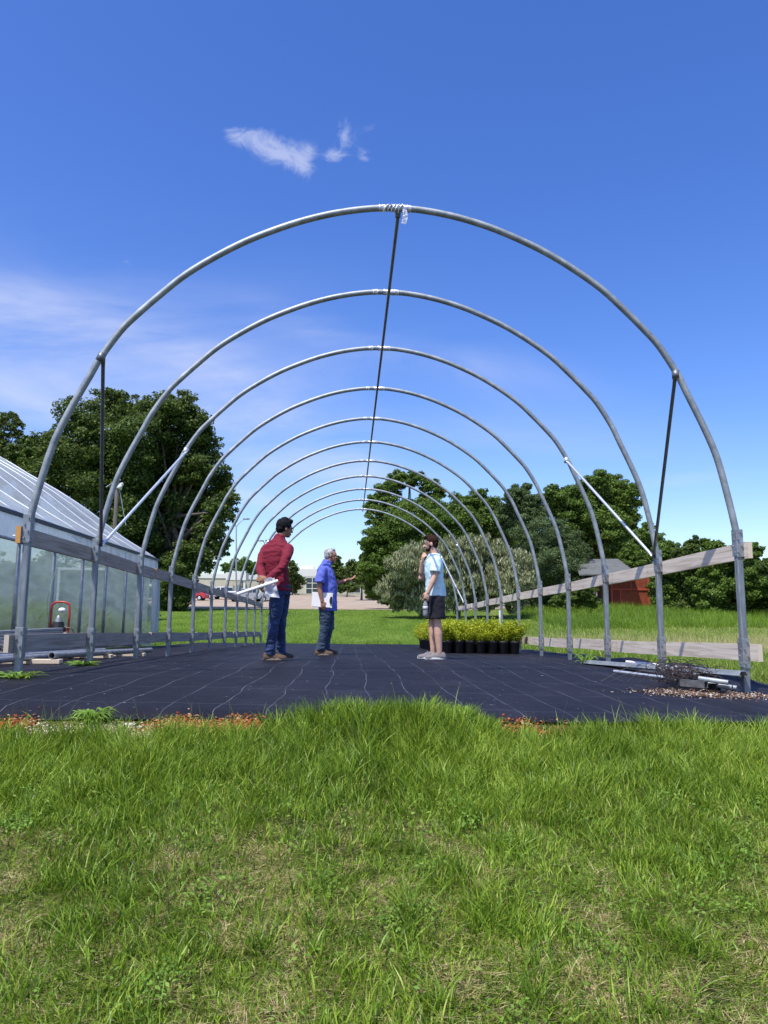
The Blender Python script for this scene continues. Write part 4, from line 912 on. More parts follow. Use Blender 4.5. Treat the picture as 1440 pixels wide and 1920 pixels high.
# ------------------------------------------------------------------ foliage
def leaves(cent, nrm, size, aspect=.55, jitter=.9, seed=0, tone=None):
    """diamond leaves: cent (n,3), nrm (n,3) preferred normal, size (n,)"""
    n = len(cent); r = np.random.default_rng(seed)
    nn = nrm + r.normal(size=(n, 3)) * jitter; nn /= np.linalg.norm(nn, axis=1, keepdims=True) + 1e-9
    t = r.normal(size=(n, 3)); u = np.cross(nn, t); u /= np.linalg.norm(u, axis=1, keepdims=True) + 1e-9; v = np.cross(nn, u)
    s = size[:, None]; V = np.stack([cent - u * s, cent - v * s * aspect + nn * s * .12, cent + u * s, cent + v * s * aspect + nn * s * .12], 1).reshape(-1, 3)
    Q = np.arange(n * 4).reshape(n, 4); return V, Q
def crown_points(lobes, n, clump=.22, fill=.25, seed=0, flat=1.0, cdens=None):
    """lobes: (centre Vector, radius). Leaves gather in clumps over the surface of each lobe."""
    r = np.random.default_rng(seed); w = np.array([q[1] ** 2 for q in lobes]); w = w / w.sum(); C = []; Nn = []
    for (c, R), wi in zip(lobes, w):
        m_ = int(n * wi); c = np.array(c); nf = int(m_ * fill); ns = m_ - nf
        d = r.normal(size=(nf, 3)); d /= np.linalg.norm(d, axis=1, keepdims=True); C.append(c + d * (r.random((nf, 1)) ** .6) * R * .88 * np.array([1, 1, flat])); Nn.append(d * .6 + [0, 0, .4])
        k = max(6, int(16 * (cdens or 1))); cd = r.normal(size=(k, 3)); cd[:, 2] = cd[:, 2] * .8 + .15; cd /= np.linalg.norm(cd, axis=1, keepdims=True)
        cr = R * clump * r.uniform(.5, 1.35, k); cc = c + cd * (R * r.uniform(.70, 1.16, (k, 1))) * np.array([1, 1, flat])
        pw = cr ** 1.8; idx = r.choice(k, ns, p=pw / pw.sum()); dd = r.normal(size=(ns, 3)); dd /= np.linalg.norm(dd, axis=1, keepdims=True)
        rad = cr[idx][:, None] * r.random((ns, 1)) ** .45
        C.append(cc[idx] + dd * rad * np.array([1.25, 1.25, .75])); Nn.append(dd * .7 + cd[idx] * .5 + [0, 0, .45])
    return np.concatenate(C), np.concatenate(Nn)
def px_lobes(L, Y, dep=.5, seed=0):
    r = random.Random(seed); out = []
    for (x, y, rad) in L:
        yy = Y + r.uniform(-dep, dep); R = rad * yy / F; out.append((P(x, y, yy), R))
    return out
TREES = 0
def Y_NEAR(l): return l[0][0].y < 80
def tree(name, label, lobes, n, leaf, m_, trunk=None, tr=.25, clump=.30, fill=.42, aspect=.6, cat='tree', group=None, flat=1.0, limbs=True, jitter=.9, upright=0, cdens=1.6, crown_name='crown'):
    global TREES; TREES += 1
    n = int(n * (3.2 if Y_NEAR(lobes) else 1.8)); leaf = leaf * (.68 if not upright else 1.05); cs = [q[0] for q in lobes]; mx = sum((c.x for c in cs)) / len(cs); my = sum((c.y for c in cs)) / len(cs)
    if trunk is None: trunk = (mx, my)
    bz = float(gz(trunk[0], trunk[1])); root = empty(name, (trunk[0], trunk[1], bz), label, cat, group)
    C, Nn = crown_points(lobes, n, clump, fill, TREES * 7, flat, cdens); ok = C[:, 2] > gz(C[:, 0], C[:, 1]) + leaf * .3; C, Nn = C[ok], Nn[ok]
    r = np.random.default_rng(TREES); sz = leaf * r.uniform(.55, 1.35, len(C))
    if upright:
        n_ = len(C); up_ = r.normal(size=(n_, 3)) * .35 + [0, 0, 1]; up_ /= np.linalg.norm(up_, axis=1, keepdims=True); sd = np.cross(up_, r.normal(size=(n_, 3))); sd /= np.linalg.norm(sd, axis=1, keepdims=True)
        s = sz[:, None]; V = np.stack([C - up_ * s * .4, C + sd * s * aspect * .5, C + up_ * s * 1.1, C - sd * s * aspect * .5], 1).reshape(-1, 3); Q = np.arange(n_ * 4).reshape(n_, 4)
    else: V, Q = leaves(C, Nn, sz, aspect, jitter, TREES)
    wobj(crown_name, np_mesh('crown', V, Q), M[m_], root)
    if limbs:
        bm = bmesh.new(); b0 = Vector((trunk[0], trunk[1], bz - .15)); top = max(cs, key=lambda c: c.z); cen = sum(cs, Vector()) / len(cs)
        mid = Vector((trunk[0] * .6 + cen.x * .4, trunk[1], bz + (cen.z - bz) * .75)); tp = Vector((top.x, top.y, top.z)); lo = b0.lerp(mid, .45) + Vector((tr * .3, 0, 0))
        tube(bm, smooth_path([b0, b0 + Vector((0, 0, .35)), lo, mid, tp], 4), list(np.linspace(tr * 1.15, tr * .18, 17)), n=10)
        rr = random.Random(TREES)
        for c, R in lobes:
            s_ = lo.lerp(mid, rr.uniform(.1, 1)); e = Vector(c); md = s_.lerp(e, .5) + Vector((rr.uniform(-1, 1), rr.uniform(-1, 1), rr.uniform(-.2, .5))) * R * .2
            ps = smooth_path([s_, md, e], 3); tube(bm, ps, list(np.linspace(tr * .36, tr * .08, len(ps))), n=6)
            for _ in range(4):
                dv = Vector((rr.gauss(0, 1), rr.gauss(0, 1), rr.gauss(.3, .8))).normalized() * R * .95; tube(bm, [e - dv * .1, e + dv * .5 + Vector((0, 0, R * .05)), e + dv], [tr * .10, tr * .05, tr * .02], n=5)
        wobj('trunk', bm, M['bark'], root, True)
    return root
# big oak on the left
L = [(150, 790, 40), (205, 765, 36), (240, 775, 38), (295, 770, 42), (335, 775, 38), (365, 800, 36), (385, 835, 30), (105, 840, 38), (160, 850, 60), (240, 850, 65), (320, 850, 60), (375, 880, 38), (415, 905, 26), (428, 935, 18), (85, 890, 40), (150, 920, 60), (230, 930, 75), (310, 930, 70), (370, 940, 50), (412, 960, 28), (200, 1000, 60), (270, 1010, 70), (340, 1005, 60), (395, 1010, 32), (412, 1030, 16), (300, 1060, 45), (350, 1055, 40), (375, 1050, 24), (240, 1060, 45)]
tree('oak_tree', 'big dark green oak rising behind the covered greenhouse, fullest crown on the left', px_lobes(L, 47, 2.4, 1), 70000, .135, 'oak', trunk=(P(330, 1139, 47).x, 47), tr=.38, cdens=1.8)
L = [(330, 1085, 30), (318, 1115, 26), (340, 1120, 24), (352, 1100, 18), (325, 1130, 20)]
tree('evergreen_bush', 'dark bush at the foot of the big left oak beside the greenhouse corner', px_lobes(L, 44.5, .6, 3), 9000, .09, 'oak', cat='bush', limbs=False, crown_name='foliage')
L = [(12, 785, 16), (30, 795, 14), (5, 815, 18), (36, 822, 12), (18, 850, 24), (2, 880, 30), (-30, 800, 30), (-25, 850, 40), (-60, 830, 50)]
tree('loose_tree', 'sparse tree at the far left edge showing sky through its top', px_lobes(L, 52, 1.5, 4), 9000, .13, 'oak', tr=.2, fill=.1)
L = [(58, 835, 18), (75, 850, 24), (50, 870, 26), (90, 880, 30), (60, 905, 30), (30, 880, 22), (95, 835, 16)]
tree('yellowish_tree', 'lighter yellow green tree between the far left tree and the big oak', px_lobes(L, 50, 1.2, 5), 12000, .12, 'leaf_light', tr=.2)
# right cluster behind the tunnel
L = [(722, 930, 24), (745, 905, 20), (768, 898, 16), (790, 902, 17), (812, 915, 16), (705, 945, 18), (730, 960, 28), (760, 950, 16), (705, 970, 20), (800, 935, 12), (822, 925, 12)]
tree('airy_tree', 'tall airy tree with open branches, highest of the trees behind the silvery shrub', px_lobes(L, 52, 1.0, 6), 11000, .11, 'leaf_mid', trunk=(P(770, 1100, 52).x, 52), tr=.22, fill=.08, clump=.3)
L = [(715, 1010, 32), (750, 990, 42), (800, 970, 40), (845, 970, 36), (700, 1040, 24), (740, 1050, 46), (700, 1070, 26), (800, 1030, 55), (860, 1010, 45), (720, 1090, 34), (770, 1090, 40), (690, 1020, 16), (702, 1108, 20), (735, 1118, 22), (770, 1122, 24)]
tree('broad_tree', 'broad dark tree whose left side leans over the gravel lot', px_lobes(L, 50, 1.2, 7), 42000, .115, 'leaf_mid', trunk=(P(760, 1140, 50).x, 50), tr=.3)
L = [(665, 1065, 14), (685, 1055, 13), (672, 1082, 16), (690, 1080, 16), (655, 1060, 6), (682, 1045, 8)]
tree('small_tree', 'small dark tree across the lot, right of the blue shirted man', px_lobes(L, 110, 2, 8), 6000, .26, 'oak', trunk=(P(678, 1113, 110).x, 110), tr=.2)
L = [(870, 950, 22), (895, 940, 20), (915, 950, 22), (890, 980, 34), (925, 985, 30), (850, 985, 26), (940, 960, 14), (905, 925, 10), (930, 1015, 30), (962, 1022, 30), (895, 1015, 26)]
tree('round_tree', 'bright leaved tree rising behind the broad dark tree and the silvery shrub', px_lobes(L, 56, 1.2, 9), 20000, .12, 'leaf_mid', tr=.25)
L = [(975, 930, 20), (990, 950, 24), (960, 960, 24), (1000, 975, 26), (970, 990, 30), (985, 915, 10), (1008, 945, 12), (955, 935, 12)]
tree('feathery_tree', 'bluish feathery tree between the bright leaved tree and the big round tree', px_lobes(L, 48, 1.0, 10), 17000, .13, 'leaf_blue', tr=.22, aspect=.26, fill=.35)
L = [(1060, 950, 36), (1100, 935, 40), (1140, 915, 32), (1160, 940, 34), (1180, 975, 20), (1090, 980, 50), (1140, 985, 46), (1170, 1005, 24), (1060, 1010, 40), (1120, 1030, 42), (1150, 1030, 36), (1040, 930, 20), (1125, 905, 20)]
tree('round_oak', 'large round dark green tree behind the red shed', px_lobes(L, 54, 1.5, 11), 48000, .125, 'leaf_mid', trunk=(P(1110, 1130, 54).x, 54), tr=.35)
L = [(1000, 1010, 34), (1035, 1030, 36), (1065, 1020, 30), (1020, 1065, 40), (1060, 1065, 34), (1085, 1045, 24), (1090, 1075, 20), (990, 1060, 30), (1045, 995, 22), (1000, 1105, 28), (1035, 1105, 26), (1022, 1130, 20), (1060, 1095, 24), (985, 1125, 20), (1050, 1125, 18)]
tree('willowy_tree', 'lighter feathery tree just left of the red shed roof', px_lobes(L, 44, 1.0, 12), 26000, .11, 'leaf_blue', trunk=(P(1000, 1140, 44).x, 44), tr=.24, aspect=.3)
L = [(1205, 1010, 18), (1215, 990, 12), (1230, 1020, 22), (1210, 1040, 26), (1180, 1040, 20), (1178, 1062, 22), (1200, 1055, 20), (1222, 1075, 20), (1226, 1110, 18), (1226, 1130, 14)]
tree('hedge_tree', 'young tree just above the red shed at the left end of the hedge', px_lobes(L, 47, .8, 13), 9000, .10, 'leaf_mid', tr=.12)
# hedge bushes along the right
hd = [((1250, 1035, 22), (1255, 1070, 30), (1262, 1110, 34), (1250, 1100, 26), (1250, 1140, 22)), ((1290, 1045, 26), (1285, 1080, 36), (1290, 1120, 36), (1300, 1022, 14), (1280, 1145, 20)), ((1335, 1045, 26), (1335, 1085, 36), (1335, 1125, 34), (1322, 1018, 10), (1345, 1030, 16)), ((1375, 1060, 28), (1380, 1100, 36), (1375, 1135, 30), (1365, 1032, 10)), ((1412, 1035, 16), (1405, 1055, 24), (1420, 1090, 36), (1415, 1130, 32), (1398, 1026, 10)), ((1450, 1075, 30), (1465, 1105, 40), (1455, 1140, 30), (1440, 1060, 14)), ((1520, 1070, 44), (1510, 1120, 44), (1490, 1080, 30))]
hl = ['behind the right brace and beside the red shed', 'second from the red shed', 'in the middle of the hedge behind the top board', 'left of the last bush cut by the first right post', 'right behind the top of the first right post', 'at the right picture edge', 'beyond the right picture edge']
for i, q in enumerate(hd):
    tree('hedge_bush', 'tall leafy hedge bush ' + hl[i], px_lobes(q, 40 - .8 * i, .7, 20 + i), 15000, .095, ('leaf_mid', 'oak')[i % 2], cat='bush', group='bushes of the right hand hedge', limbs=False, cdens=2.2, crown_name='foliage')
# silvery shrub
L = [(760, 1065, 34), (790, 1045, 30), (730, 1110, 24), (765, 1105, 34), (830, 1045, 34), (870, 1035, 32), (905, 1040, 32), (940, 1050, 32), (970, 1060, 26), (815, 1090, 40), (860, 1085, 42), (905, 1090, 42), (950, 1095, 38), (985, 1090, 22), (745, 1130, 16), (790, 1125, 26), (850, 1125, 26), (910, 1125, 26), (965, 1125, 22)]
tree('silvery_shrub', 'wide silvery green shrub with upright pale shoots behind the last hoops', px_lobes(L, 38, 1.0, 14), 46000, .13, 'leaf_silver', cat='shrub', trunk=(P(860, 1145, 38).x, 38), aspect=.24, upright=1, tr=.12, fill=.25, cdens=3.5, clump=.2)
L = [(1085, 1120, 18), (1100, 1105, 16), (1065, 1125, 16), (1110, 1125, 14), (1045, 1130, 12)]
tree('yellow_shrub', 'bright yellow green shrub in front of the open side of the red shed', px_lobes(L, 39, .5, 15), 8000, .07, 'leaf_light', cat='shrub', limbs=False, crown_name='foliage')
# small trees before and behind the far buildings
for L, Y, lb in (([(548, 1070, 12), (540, 1085, 14), (558, 1088, 14), (548, 1058, 7), (550, 1100, 14)], 138, 'street tree on the lot edge between the two far buildings'),
                 ([(630, 1058, 12), (618, 1072, 13), (642, 1072, 14), (630, 1085, 16), (632, 1047, 6)], 136, 'far street tree right behind the outstretched arm'),
                 ([(650, 1098, 10), (640, 1104, 8), (662, 1102, 9)], 128, 'low street tree below the outstretched arm'),
                 ([(350, 1070, 14), (330, 1060, 16), (370, 1066, 12)], 165, 'far tree behind the parked red car'),
                 ([(440, 1062, 12), (455, 1058, 12), (425, 1066, 10), (470, 1064, 12)], 175, 'rounded tree above the roof of the low left building'),
                 ([(488, 1063, 11), (502, 1068, 10), (476, 1070, 10)], 180, 'smaller tree above the right end of the low left building')):
    tree('street_tree', lb, px_lobes(L, Y, 2, int(Y)), 3200, .30, 'oak' if Y < 150 else 'leaf_mid', tr=.18, group='far trees around the lot')

# ------------------------------------------------------------------ red shed with grey roof
def pt(px, py, Y): return P(px, py, Y)
shed = empty('garden_shed', (P(1180, 1141, 42).x, 42, float(gz(P(1180, 1141, 42).x, 42))), 'red wooden shed with grey roof and open lean-to at the hedge', 'shed')
x0, x1 = P(1145, 1100, 42).x, P(1217, 1100, 42).x; zb = float(gz(x0, 42)) - .2; zt = P(1180, 1069, 42).z; zm = P(1180, 1105, 42).z
M['red_wood'] = noisy(mat('red_stained_wood', (.28, .04, .015), .8), 5, [(.3, (.14, .026, .010)), (.55, (.23, .045, .017)), (.75, (.32, .07, .028))], stretch=(2, 2, .7), bump=.3, bscale=20)
bm = bmesh.new(); bx(bm, ((x0 + x1) / 2, 43.2, (zb + zt) / 2), (x1 - x0, 2.4, zt - zb)); wobj('wall', bm, M['red_wood'], shed)
bm = bmesh.new()
for x in (x0 + .05, x1 - .05): bx(bm, (x, 41.98, (zb + zt) / 2), (.10, .05, zt - zb))
bx(bm, ((x0 + x1) / 2, 41.97, P(1180, 1105, 42).z), (x1 - x0 + .04, .05, .10)); bx(bm, ((x0 + x1) / 2 + .05, 41.985, (zm + zt) / 2), (.09, .04, zt - zm)); bx(bm, (x0 + .55, 41.975, (zb + zm) / 2), (.07, .04, zm - zb)); wobj('trim', bm, mat('red_trim', (.36, .06, .03), .8), shed)
bm = bmesh.new(); bx(bm, (x0 + .32, 41.985, (zb + zm) / 2), (.36, .035, zm - zb - .1)); wobj('door', bm, mat('dark_red_door', (.16, .022, .012), .8), shed)
rx0, rx1 = P(1078, 1075, 42).x, P(1200, 1060, 42).x
bm = bmesh.new(); zr = P(1182, 1048, 44).z; ze = P(1100, 1077, 41.2).z
A = [(rx0, 41.2, ze), (rx1 - .5, 41.2, ze + .1), (rx1 - .55, 44.0, zr), (rx0 + .6, 44.0, zr - .05)]
for z in (0, -.07):
    pass
v = [bm.verts.new(p) for p in A] + [bm.verts.new((p[0], p[1], p[2] - .07)) for p in A]
for f in ((0, 1, 2, 3), (7, 6, 5, 4), (0, 4, 5, 1), (1, 5, 6, 2), (2, 6, 7, 3), (3, 7, 4, 0)): bm.faces.new([v[i] for i in f])
wobj('roof', bm, noisy(mat('grey_metal_roof', g(.3), .6), 3, [(.3, (.09, .095, .085)), (.7, (.15, .155, .14))]), shed)
bm = bmesh.new(); B = [(rx0 + .6, 44.05, zr - .06), (rx1 - .5, 44.05, zr), (rx1 + .1, 46.8, ze), (rx0, 46.8, ze)]
v = [bm.verts.new(p) for p in B] + [bm.verts.new((p[0], p[1], p[2] - .07)) for p in B]
for f in ((0, 1, 2, 3), (7, 6, 5, 4), (0, 4, 5, 1), (1, 5, 6, 2), (2, 6, 7, 3), (3, 7, 4, 0)): bm.faces.new([v[i] for i in f])
wobj('roof', bm, mat('brown_fascia', (.06, .045, .035), .8), shed)
bm = bmesh.new(); prism(bm, [(41.2, ze - .07), (44.0, zr - .08), (46.8, ze - .07)], rx1 - .62, rx1 - .54); wobj('gable', bm, mat('dark_gable', (.05, .035, .03), .8), shed)
for x, y in ((rx0 + .25, 41.35), (P(1132, 1100, 41.4).x, 41.4), (rx0 + .3, 44.5)):
    bm = bmesh.new(); bx(bm, (x, y, (zb + ze) / 2), (.16, .16, ze - zb)); wobj('roof_post', bm, mat('dark_post', (.035, .025, .02), .8), shed)
bm = bmesh.new(); bx(bm, (P(1128, 1122, 43).x, 43, P(1128, 1124, 43).z), (1.6, .5, .06)); bx(bm, (P(1128, 1122, 43).x - .6, 43, P(1128, 1134, 43).z), (.08, .4, .6)); bx(bm, (P(1128, 1122, 43).x + .6, 43, P(1128, 1134, 43).z), (.08, .4, .6))
tag(obj('bench', bm, mat('grey_bench', g(.12), .8)), 'low dark bench under the open lean-to of the red shed', 'bench')

# ------------------------------------------------------------------ far buildings
M['cream'] = noisy(mat('cream_render', (.5, .45, .36), .9), .6, [(.3, (.46, .41, .33)), (.7, (.56, .50, .41))]); M['offwhite'] = mat('offwhite_fascia', (.66, .65, .60), .8); M['glass'] = mat('dark_window_glass', (.06, .07, .08), .12)
def bld(name, label, Y, px0, px1, top, base, depth, wins, fascia=None):
    a, b_ = P(px0, base, Y), P(px1, base, Y); z0 = float(gz((a.x + b_.x) / 2, Y)) - .5; z1 = P((px0 + px1) / 2, top, Y).z
    rt = empty(name, ((a.x + b_.x) / 2, Y, z0), label, 'building')
    bm = bmesh.new(); bx(bm, ((a.x + b_.x) / 2, Y + depth / 2, (z0 + z1) / 2), (b_.x - a.x, depth, z1 - z0)); wobj('wall', bm, M['cream'], rt)
    fh = fascia or .9
    bm = bmesh.new(); bx(bm, ((a.x + b_.x) / 2, Y + depth / 2, z1 - fh / 2 + .06), (b_.x - a.x + .3, depth + .3, fh)); wobj('fascia', bm, M['offwhite'], rt)
    for (u0, u1, v0, v1) in wins:
        p, q = P(u0, v0, Y), P(u1, v1, Y); w, h = q.x - p.x, p.z - q.z; c = Vector(((p.x + q.x) / 2, Y - .04, (p.z + q.z) / 2))
        bm = bmesh.new(); bx(bm, c, (w, .10, h)); f = wobj('window', bm, M['glass'], rt)
        bm = bmesh.new(); nx = max(2, int(w / 1.1)); nz_ = max(2, int(h / 1.0))
        for i in range(nx + 1): bx(bm, c + Vector((-w / 2 + w * i / nx, -.06, 0)), (.13, .06, h + .1))
        for j in range(nz_ + 1): bx(bm, c + Vector((0, -.062, -h / 2 + h * j / nz_)), (w + .1, .064, .13))
        fr_ = wobj('window_frame', bm, M['offwhite'], f) if False else obj('window_frame', bm, M['offwhite']); fr_.parent = f; fr_.data.transform(parent_world(f).inverted())
    return rt
b1 = bld('low_building', 'long cream building with flat roof behind the parked cars on the left', 150, 300, 452, 1076, 1116, 14, [(455 - 120, 455 - 100, 1092, 1106)])
b2 = bld('entrance_building', 'low building with pale square entrance canopy behind the pickups', 152, 452, 523, 1079, 1116, 12, [(500, 512, 1088, 1104)])
rt = empty('entrance_canopy', (P(445, 1113, 147).x, 147, float(gz(0, 147))), 'pale square entrance canopy on columns behind the pickups', 'canopy')
a, b_ = P(427, 1074, 147), P(464, 1074, 147)
bm = bmesh.new(); bx(bm, ((a.x + b_.x) / 2, 147, a.z - .75), (b_.x - a.x, 4, 1.5)); wobj('canopy_roof', bm, M['offwhite'], rt)
for x in (a.x + .3, (a.x + b_.x) / 2, b_.x - .3):
    bm = bmesh.new(); zc_ = float(gz(x, 145.4)); bx(bm, (x, 145.4, (zc_ + a.z - 1.4) / 2), (.4, .4, a.z - 1.4 - zc_)); wobj('column', bm, M['offwhite'], rt)
b3 = bld('school_building', 'cream single storey building with tall gridded windows behind the blue shirted man', 148, 523, 704, 1068, 1116, 16, [(524, 531, 1083, 1114), (574, 597, 1083, 1114), (604, 612, 1086, 1112), (652, 676, 1086, 1112), (684, 700, 1088, 1112)], 1.5)
bm = bmesh.new(); p = P(562, 1062, 152); q = P(588, 1068, 152); bx(bm, ((p.x + q.x) / 2, 154, q.z + .3), (q.x - p.x, 3, 1.0)); wobj('roof_box', bm, M['offwhite'], b3)

# ------------------------------------------------------------------ lamps over the lot
def street_lamp(px, top, Y, arms, label):
    b_ = P(px, 1113, Y); z0 = float(gz(b_.x, Y)); t = P(px, top, Y)
    rt = empty('street_lamp', (b_.x, Y, z0), label, 'street lamp', 'tall lamps over the parking lot')
    bm = bmesh.new(); tube(bm, [(b_.x, Y, z0), (t.x, Y, t.z)], [.14, .08], n=10); bx(bm, (b_.x, Y, z0 + .3), (.5, .5, .7)); wobj('pole', bm, M['galv_dull'], rt)
    for (ax, ay) in arms:
        e = P(ax, ay, Y); bm = bmesh.new(); tube(bm, smooth_path([t, Vector((t.x * .5 + e.x * .5, Y, t.z * .35 + e.z * .65)), e], 4), .06, n=8); wobj('arm', bm, M['galv_dull'], rt)
        bm = bmesh.new(); ell(bm, e + Vector((.25 * (1 if e.x > t.x else -1), 0, 0)), (.55, .25, .12)); wobj('lamp_head', bm, M['dark_tube'], rt, True)
street_lamp(443, 988, 110, [(434, 973), (459, 973)], 'tall double armed street lamp seen between the left hoops')
street_lamp(496, 1019, 125, [(500, 1013), (492, 1014)], 'shorter twin lamp whose head shows just left of the crimson shirt')

# ------------------------------------------------------------------ parked cars
def wheelset(rt, L, wb, W, r=.36):
    for sx_ in (-1, 1):
        for sy_ in (-1, 1):
            bm = bmesh.new(); c = Vector((sx_ * wb / 2, sy_ * (W / 2 - .12), r))
            tube(bm, [c + Vector((0, -.11, 0)), c + Vector((0, -.10, 0)), c + Vector((0, .10, 0)), c + Vector((0, .11, 0))], [r - .03, r, r, r - .03], n=24, ref=(0, 0, 1)); w = obj('wheel', bm, M['tyre'], rt, True)
            bm = bmesh.new(); tube(bm, [c + Vector((0, sy_ * .105, 0)), c + Vector((0, sy_ * .118, 0))], [r * .62, r * .55], n=16, ref=(0, 0, 1)); obj('rim', bm, M['galv_bright'], w)
M['tyre'] = mat('tyre', g(.015), .8); M['carglass'] = mat('car_glass', (.03, .04, .05), .08); M['taillight'] = mat('red_lens', (.4, .01, .01), .2)
def arch_profile(L, wb, zb, pts_top, r=.42):
    """side outline from the rear bottom round the wheel arches and back over the top; nose at +x"""
    p = []
    for cx_ in (-wb / 2, wb / 2):
        p += [(cx_ - r, zb)] + [(cx_ - r * math.cos(t), zb + r * .98 * math.sin(t)) for t in np.linspace(.15, math.pi - .15, 9)] + [(cx_ + r, zb)]
    return [(-L / 2 + .08, zb)] + p + [(L / 2 - .08, zb)] + pts_top[::-1]
def car(name, label, kind, c, colour, px, py, Y, rz):
    b_ = P(px, py, Y); rt = empty(name, (b_.x, Y, float(gz(b_.x, Y)) + .02), label, kind, 'vehicles parked on the far lot', rz)
    mt = mat(colour + '_car_paint', c, .3, .1, Coat_Weight=.6)
    if kind == 'car': L, W, wb, top = 4.3, 1.75, 2.6, [(-2.13, .35), (-2.15, .75), (-2.0, .95), (-1.1, .98), (.85, .95), (1.9, .78), (2.13, .6), (2.15, .35)]; cab = [(-1.95, .94), (-1.35, 1.40), (-.6, 1.47), (.2, 1.42), (.95, .94)]; h = 1.46
    else: L, W, wb, top = 5.6, 1.95, 3.4, [(-2.78, .5), (-2.8, 1.12), (-2.7, 1.16), (-.95, 1.18), (1.2, 1.16), (2.55, 1.08), (2.78, .95), (2.8, .5)]; cab = [(-.95, 1.17), (-.85, 1.72), (-.6, 1.82), (.75, 1.80), (1.4, 1.16)]; h = 1.82
    bm = bmesh.new(); zb_ = .30 if kind == 'car' else .42; pr = arch_profile(L, wb, zb_, top); 
    A = [bm.verts.new((x, -W / 2, z)) for x, z in pr]; B = [bm.verts.new((x, W / 2, z)) for x, z in pr]; n = len(pr)
    for i in range(n): bm.faces.new((A[i], A[(i + 1) % n], B[(i + 1) % n], B[i]))
    f1 = bm.faces.new(A[::-1]); f2 = bm.faces.new(B); bmesh.ops.recalc_face_normals(bm, faces=bm.faces[:])
    bmesh.ops.bevel(bm, geom=[e for e in list(f1.edges) + list(f2.edges)], offset=.06, segments=2, affect='EDGES'); obj('body', bm, mt, rt)
    bm = bmesh.new(); q = []
    for s in (-1, 1): q.append([bm.verts.new((x, s * (W / 2 - .06 - (z - cab[0][1]) * .28), z)) for x, z in cab])
    n = len(cab)
    for i in range(n - 1): bm.faces.new((q[0][i], q[0][i + 1], q[1][i + 1], q[1][i]))
    bm.faces.new(q[0]); bm.faces.new(q[1][::-1]); bmesh.ops.recalc_face_normals(bm, faces=bm.faces[:]); obj('cabin', bm, mt, rt)
    zc0 = cab[0][1] + .05; zc1 = h - .10
    for s in (-1, 1):
        xr_, xf = cab[0][0] + .18 + (.25 if kind == 'car' else 0), cab[-1][0] - .12; xm = (xr_ + xf) / 2 - .1
        for (u0, u1, t0, t1) in ((xr_, xm - .05, xr_ + (.42 if kind == 'car' else .02), xm - .05), (xm + .05, xf - .05, xm + .05, xf - .55)):
            bm = bmesh.new(); yy = lambda z: s * (W / 2 - .05 - (z - cab[0][1]) * .28)
            bm.faces.new([bm.verts.new(v) for v in ((u0, yy(zc0), zc0), (u1, yy(zc0), zc0), (t1, yy(zc1), zc1), (t0, yy(zc1), zc1))]); obj('side_window', bm, M['carglass'], rt)
    for (xa, za, xb_, zb2, dx) in ((cab[-1][0] + .01, cab[-1][1], cab[-2][0] + .03, cab[-2][1] - .02, .02), (cab[0][0] - .01, cab[0][1], cab[1][0] - .03, cab[1][1] - .02, -.02)):
        bm = bmesh.new(); w0, w1 = W / 2 - .16, W / 2 - .30
        bm.faces.new([bm.verts.new(v) for v in ((xa + dx, -w0, za + .04), (xa + dx, w0, za + .04), (xb_ + dx, w1, zb2 - .02), (xb_ + dx, -w1, zb2 - .02))]); obj('windscreen' if dx > 0 else 'rear_window', bm, M['carglass'], rt)
    for s in (-1, 1):
        zt_ = .72 if kind == 'car' else .95
        bm = bmesh.new(); bx(bm, (-L / 2 + .03, s * (W / 2 - .12), zt_), (.10, .20, .30), bev=.02); obj('taillight', bm, M['taillight'], rt)
        bm = bmesh.new(); bx(bm, (L / 2 - .05, s * (W / 2 - .25), zt_ - .05), (.12, .36, .16), bev=.03); obj('headlight', bm, M['galv_bright'], rt)
    bm = bmesh.new(); bx(bm, (-L / 2 - .02, 0, zb_ + .14), (.14, W - .1, .18), bev=.03); bx(bm, (L / 2 + .02, 0, zb_ + .14), (.14, W - .1, .18), bev=.03); obj('bumper', bm, M['galv_dull'] if kind != 'car' else mt, rt)
    if kind != 'car':
        bm = bmesh.new(); bx(bm, (-1.85, 0, 1.185), (1.6, W - .3, .02)); obj('truck_bed', bm, M['tyre'], rt)
    wheelset(rt, L, wb, W, .33 if kind == 'car' else .40); return rt
car('parked_car', 'red car parked beside the dark bush at the foot of the oak', 'car', (.42, .012, .03), 'red', 360, 1126, 104, D(172))
car('white_pickup', 'white pickup parked between the red car and the silver pickup', 'pickup', (.75, .76, .78), 'white', 420, 1125, 109, D(158))
car('silver_pickup', 'silver pickup with its tail towards us, parked nearest behind the crimson shirted man', 'pickup', (.42, .43, .45), 'silver', 466, 1131, 100, D(28))
car('dark_car', 'dark car mostly hidden behind the man in the crimson shirt', 'car', (.03, .035, .05), 'dark', 505, 1126, 106, D(100))

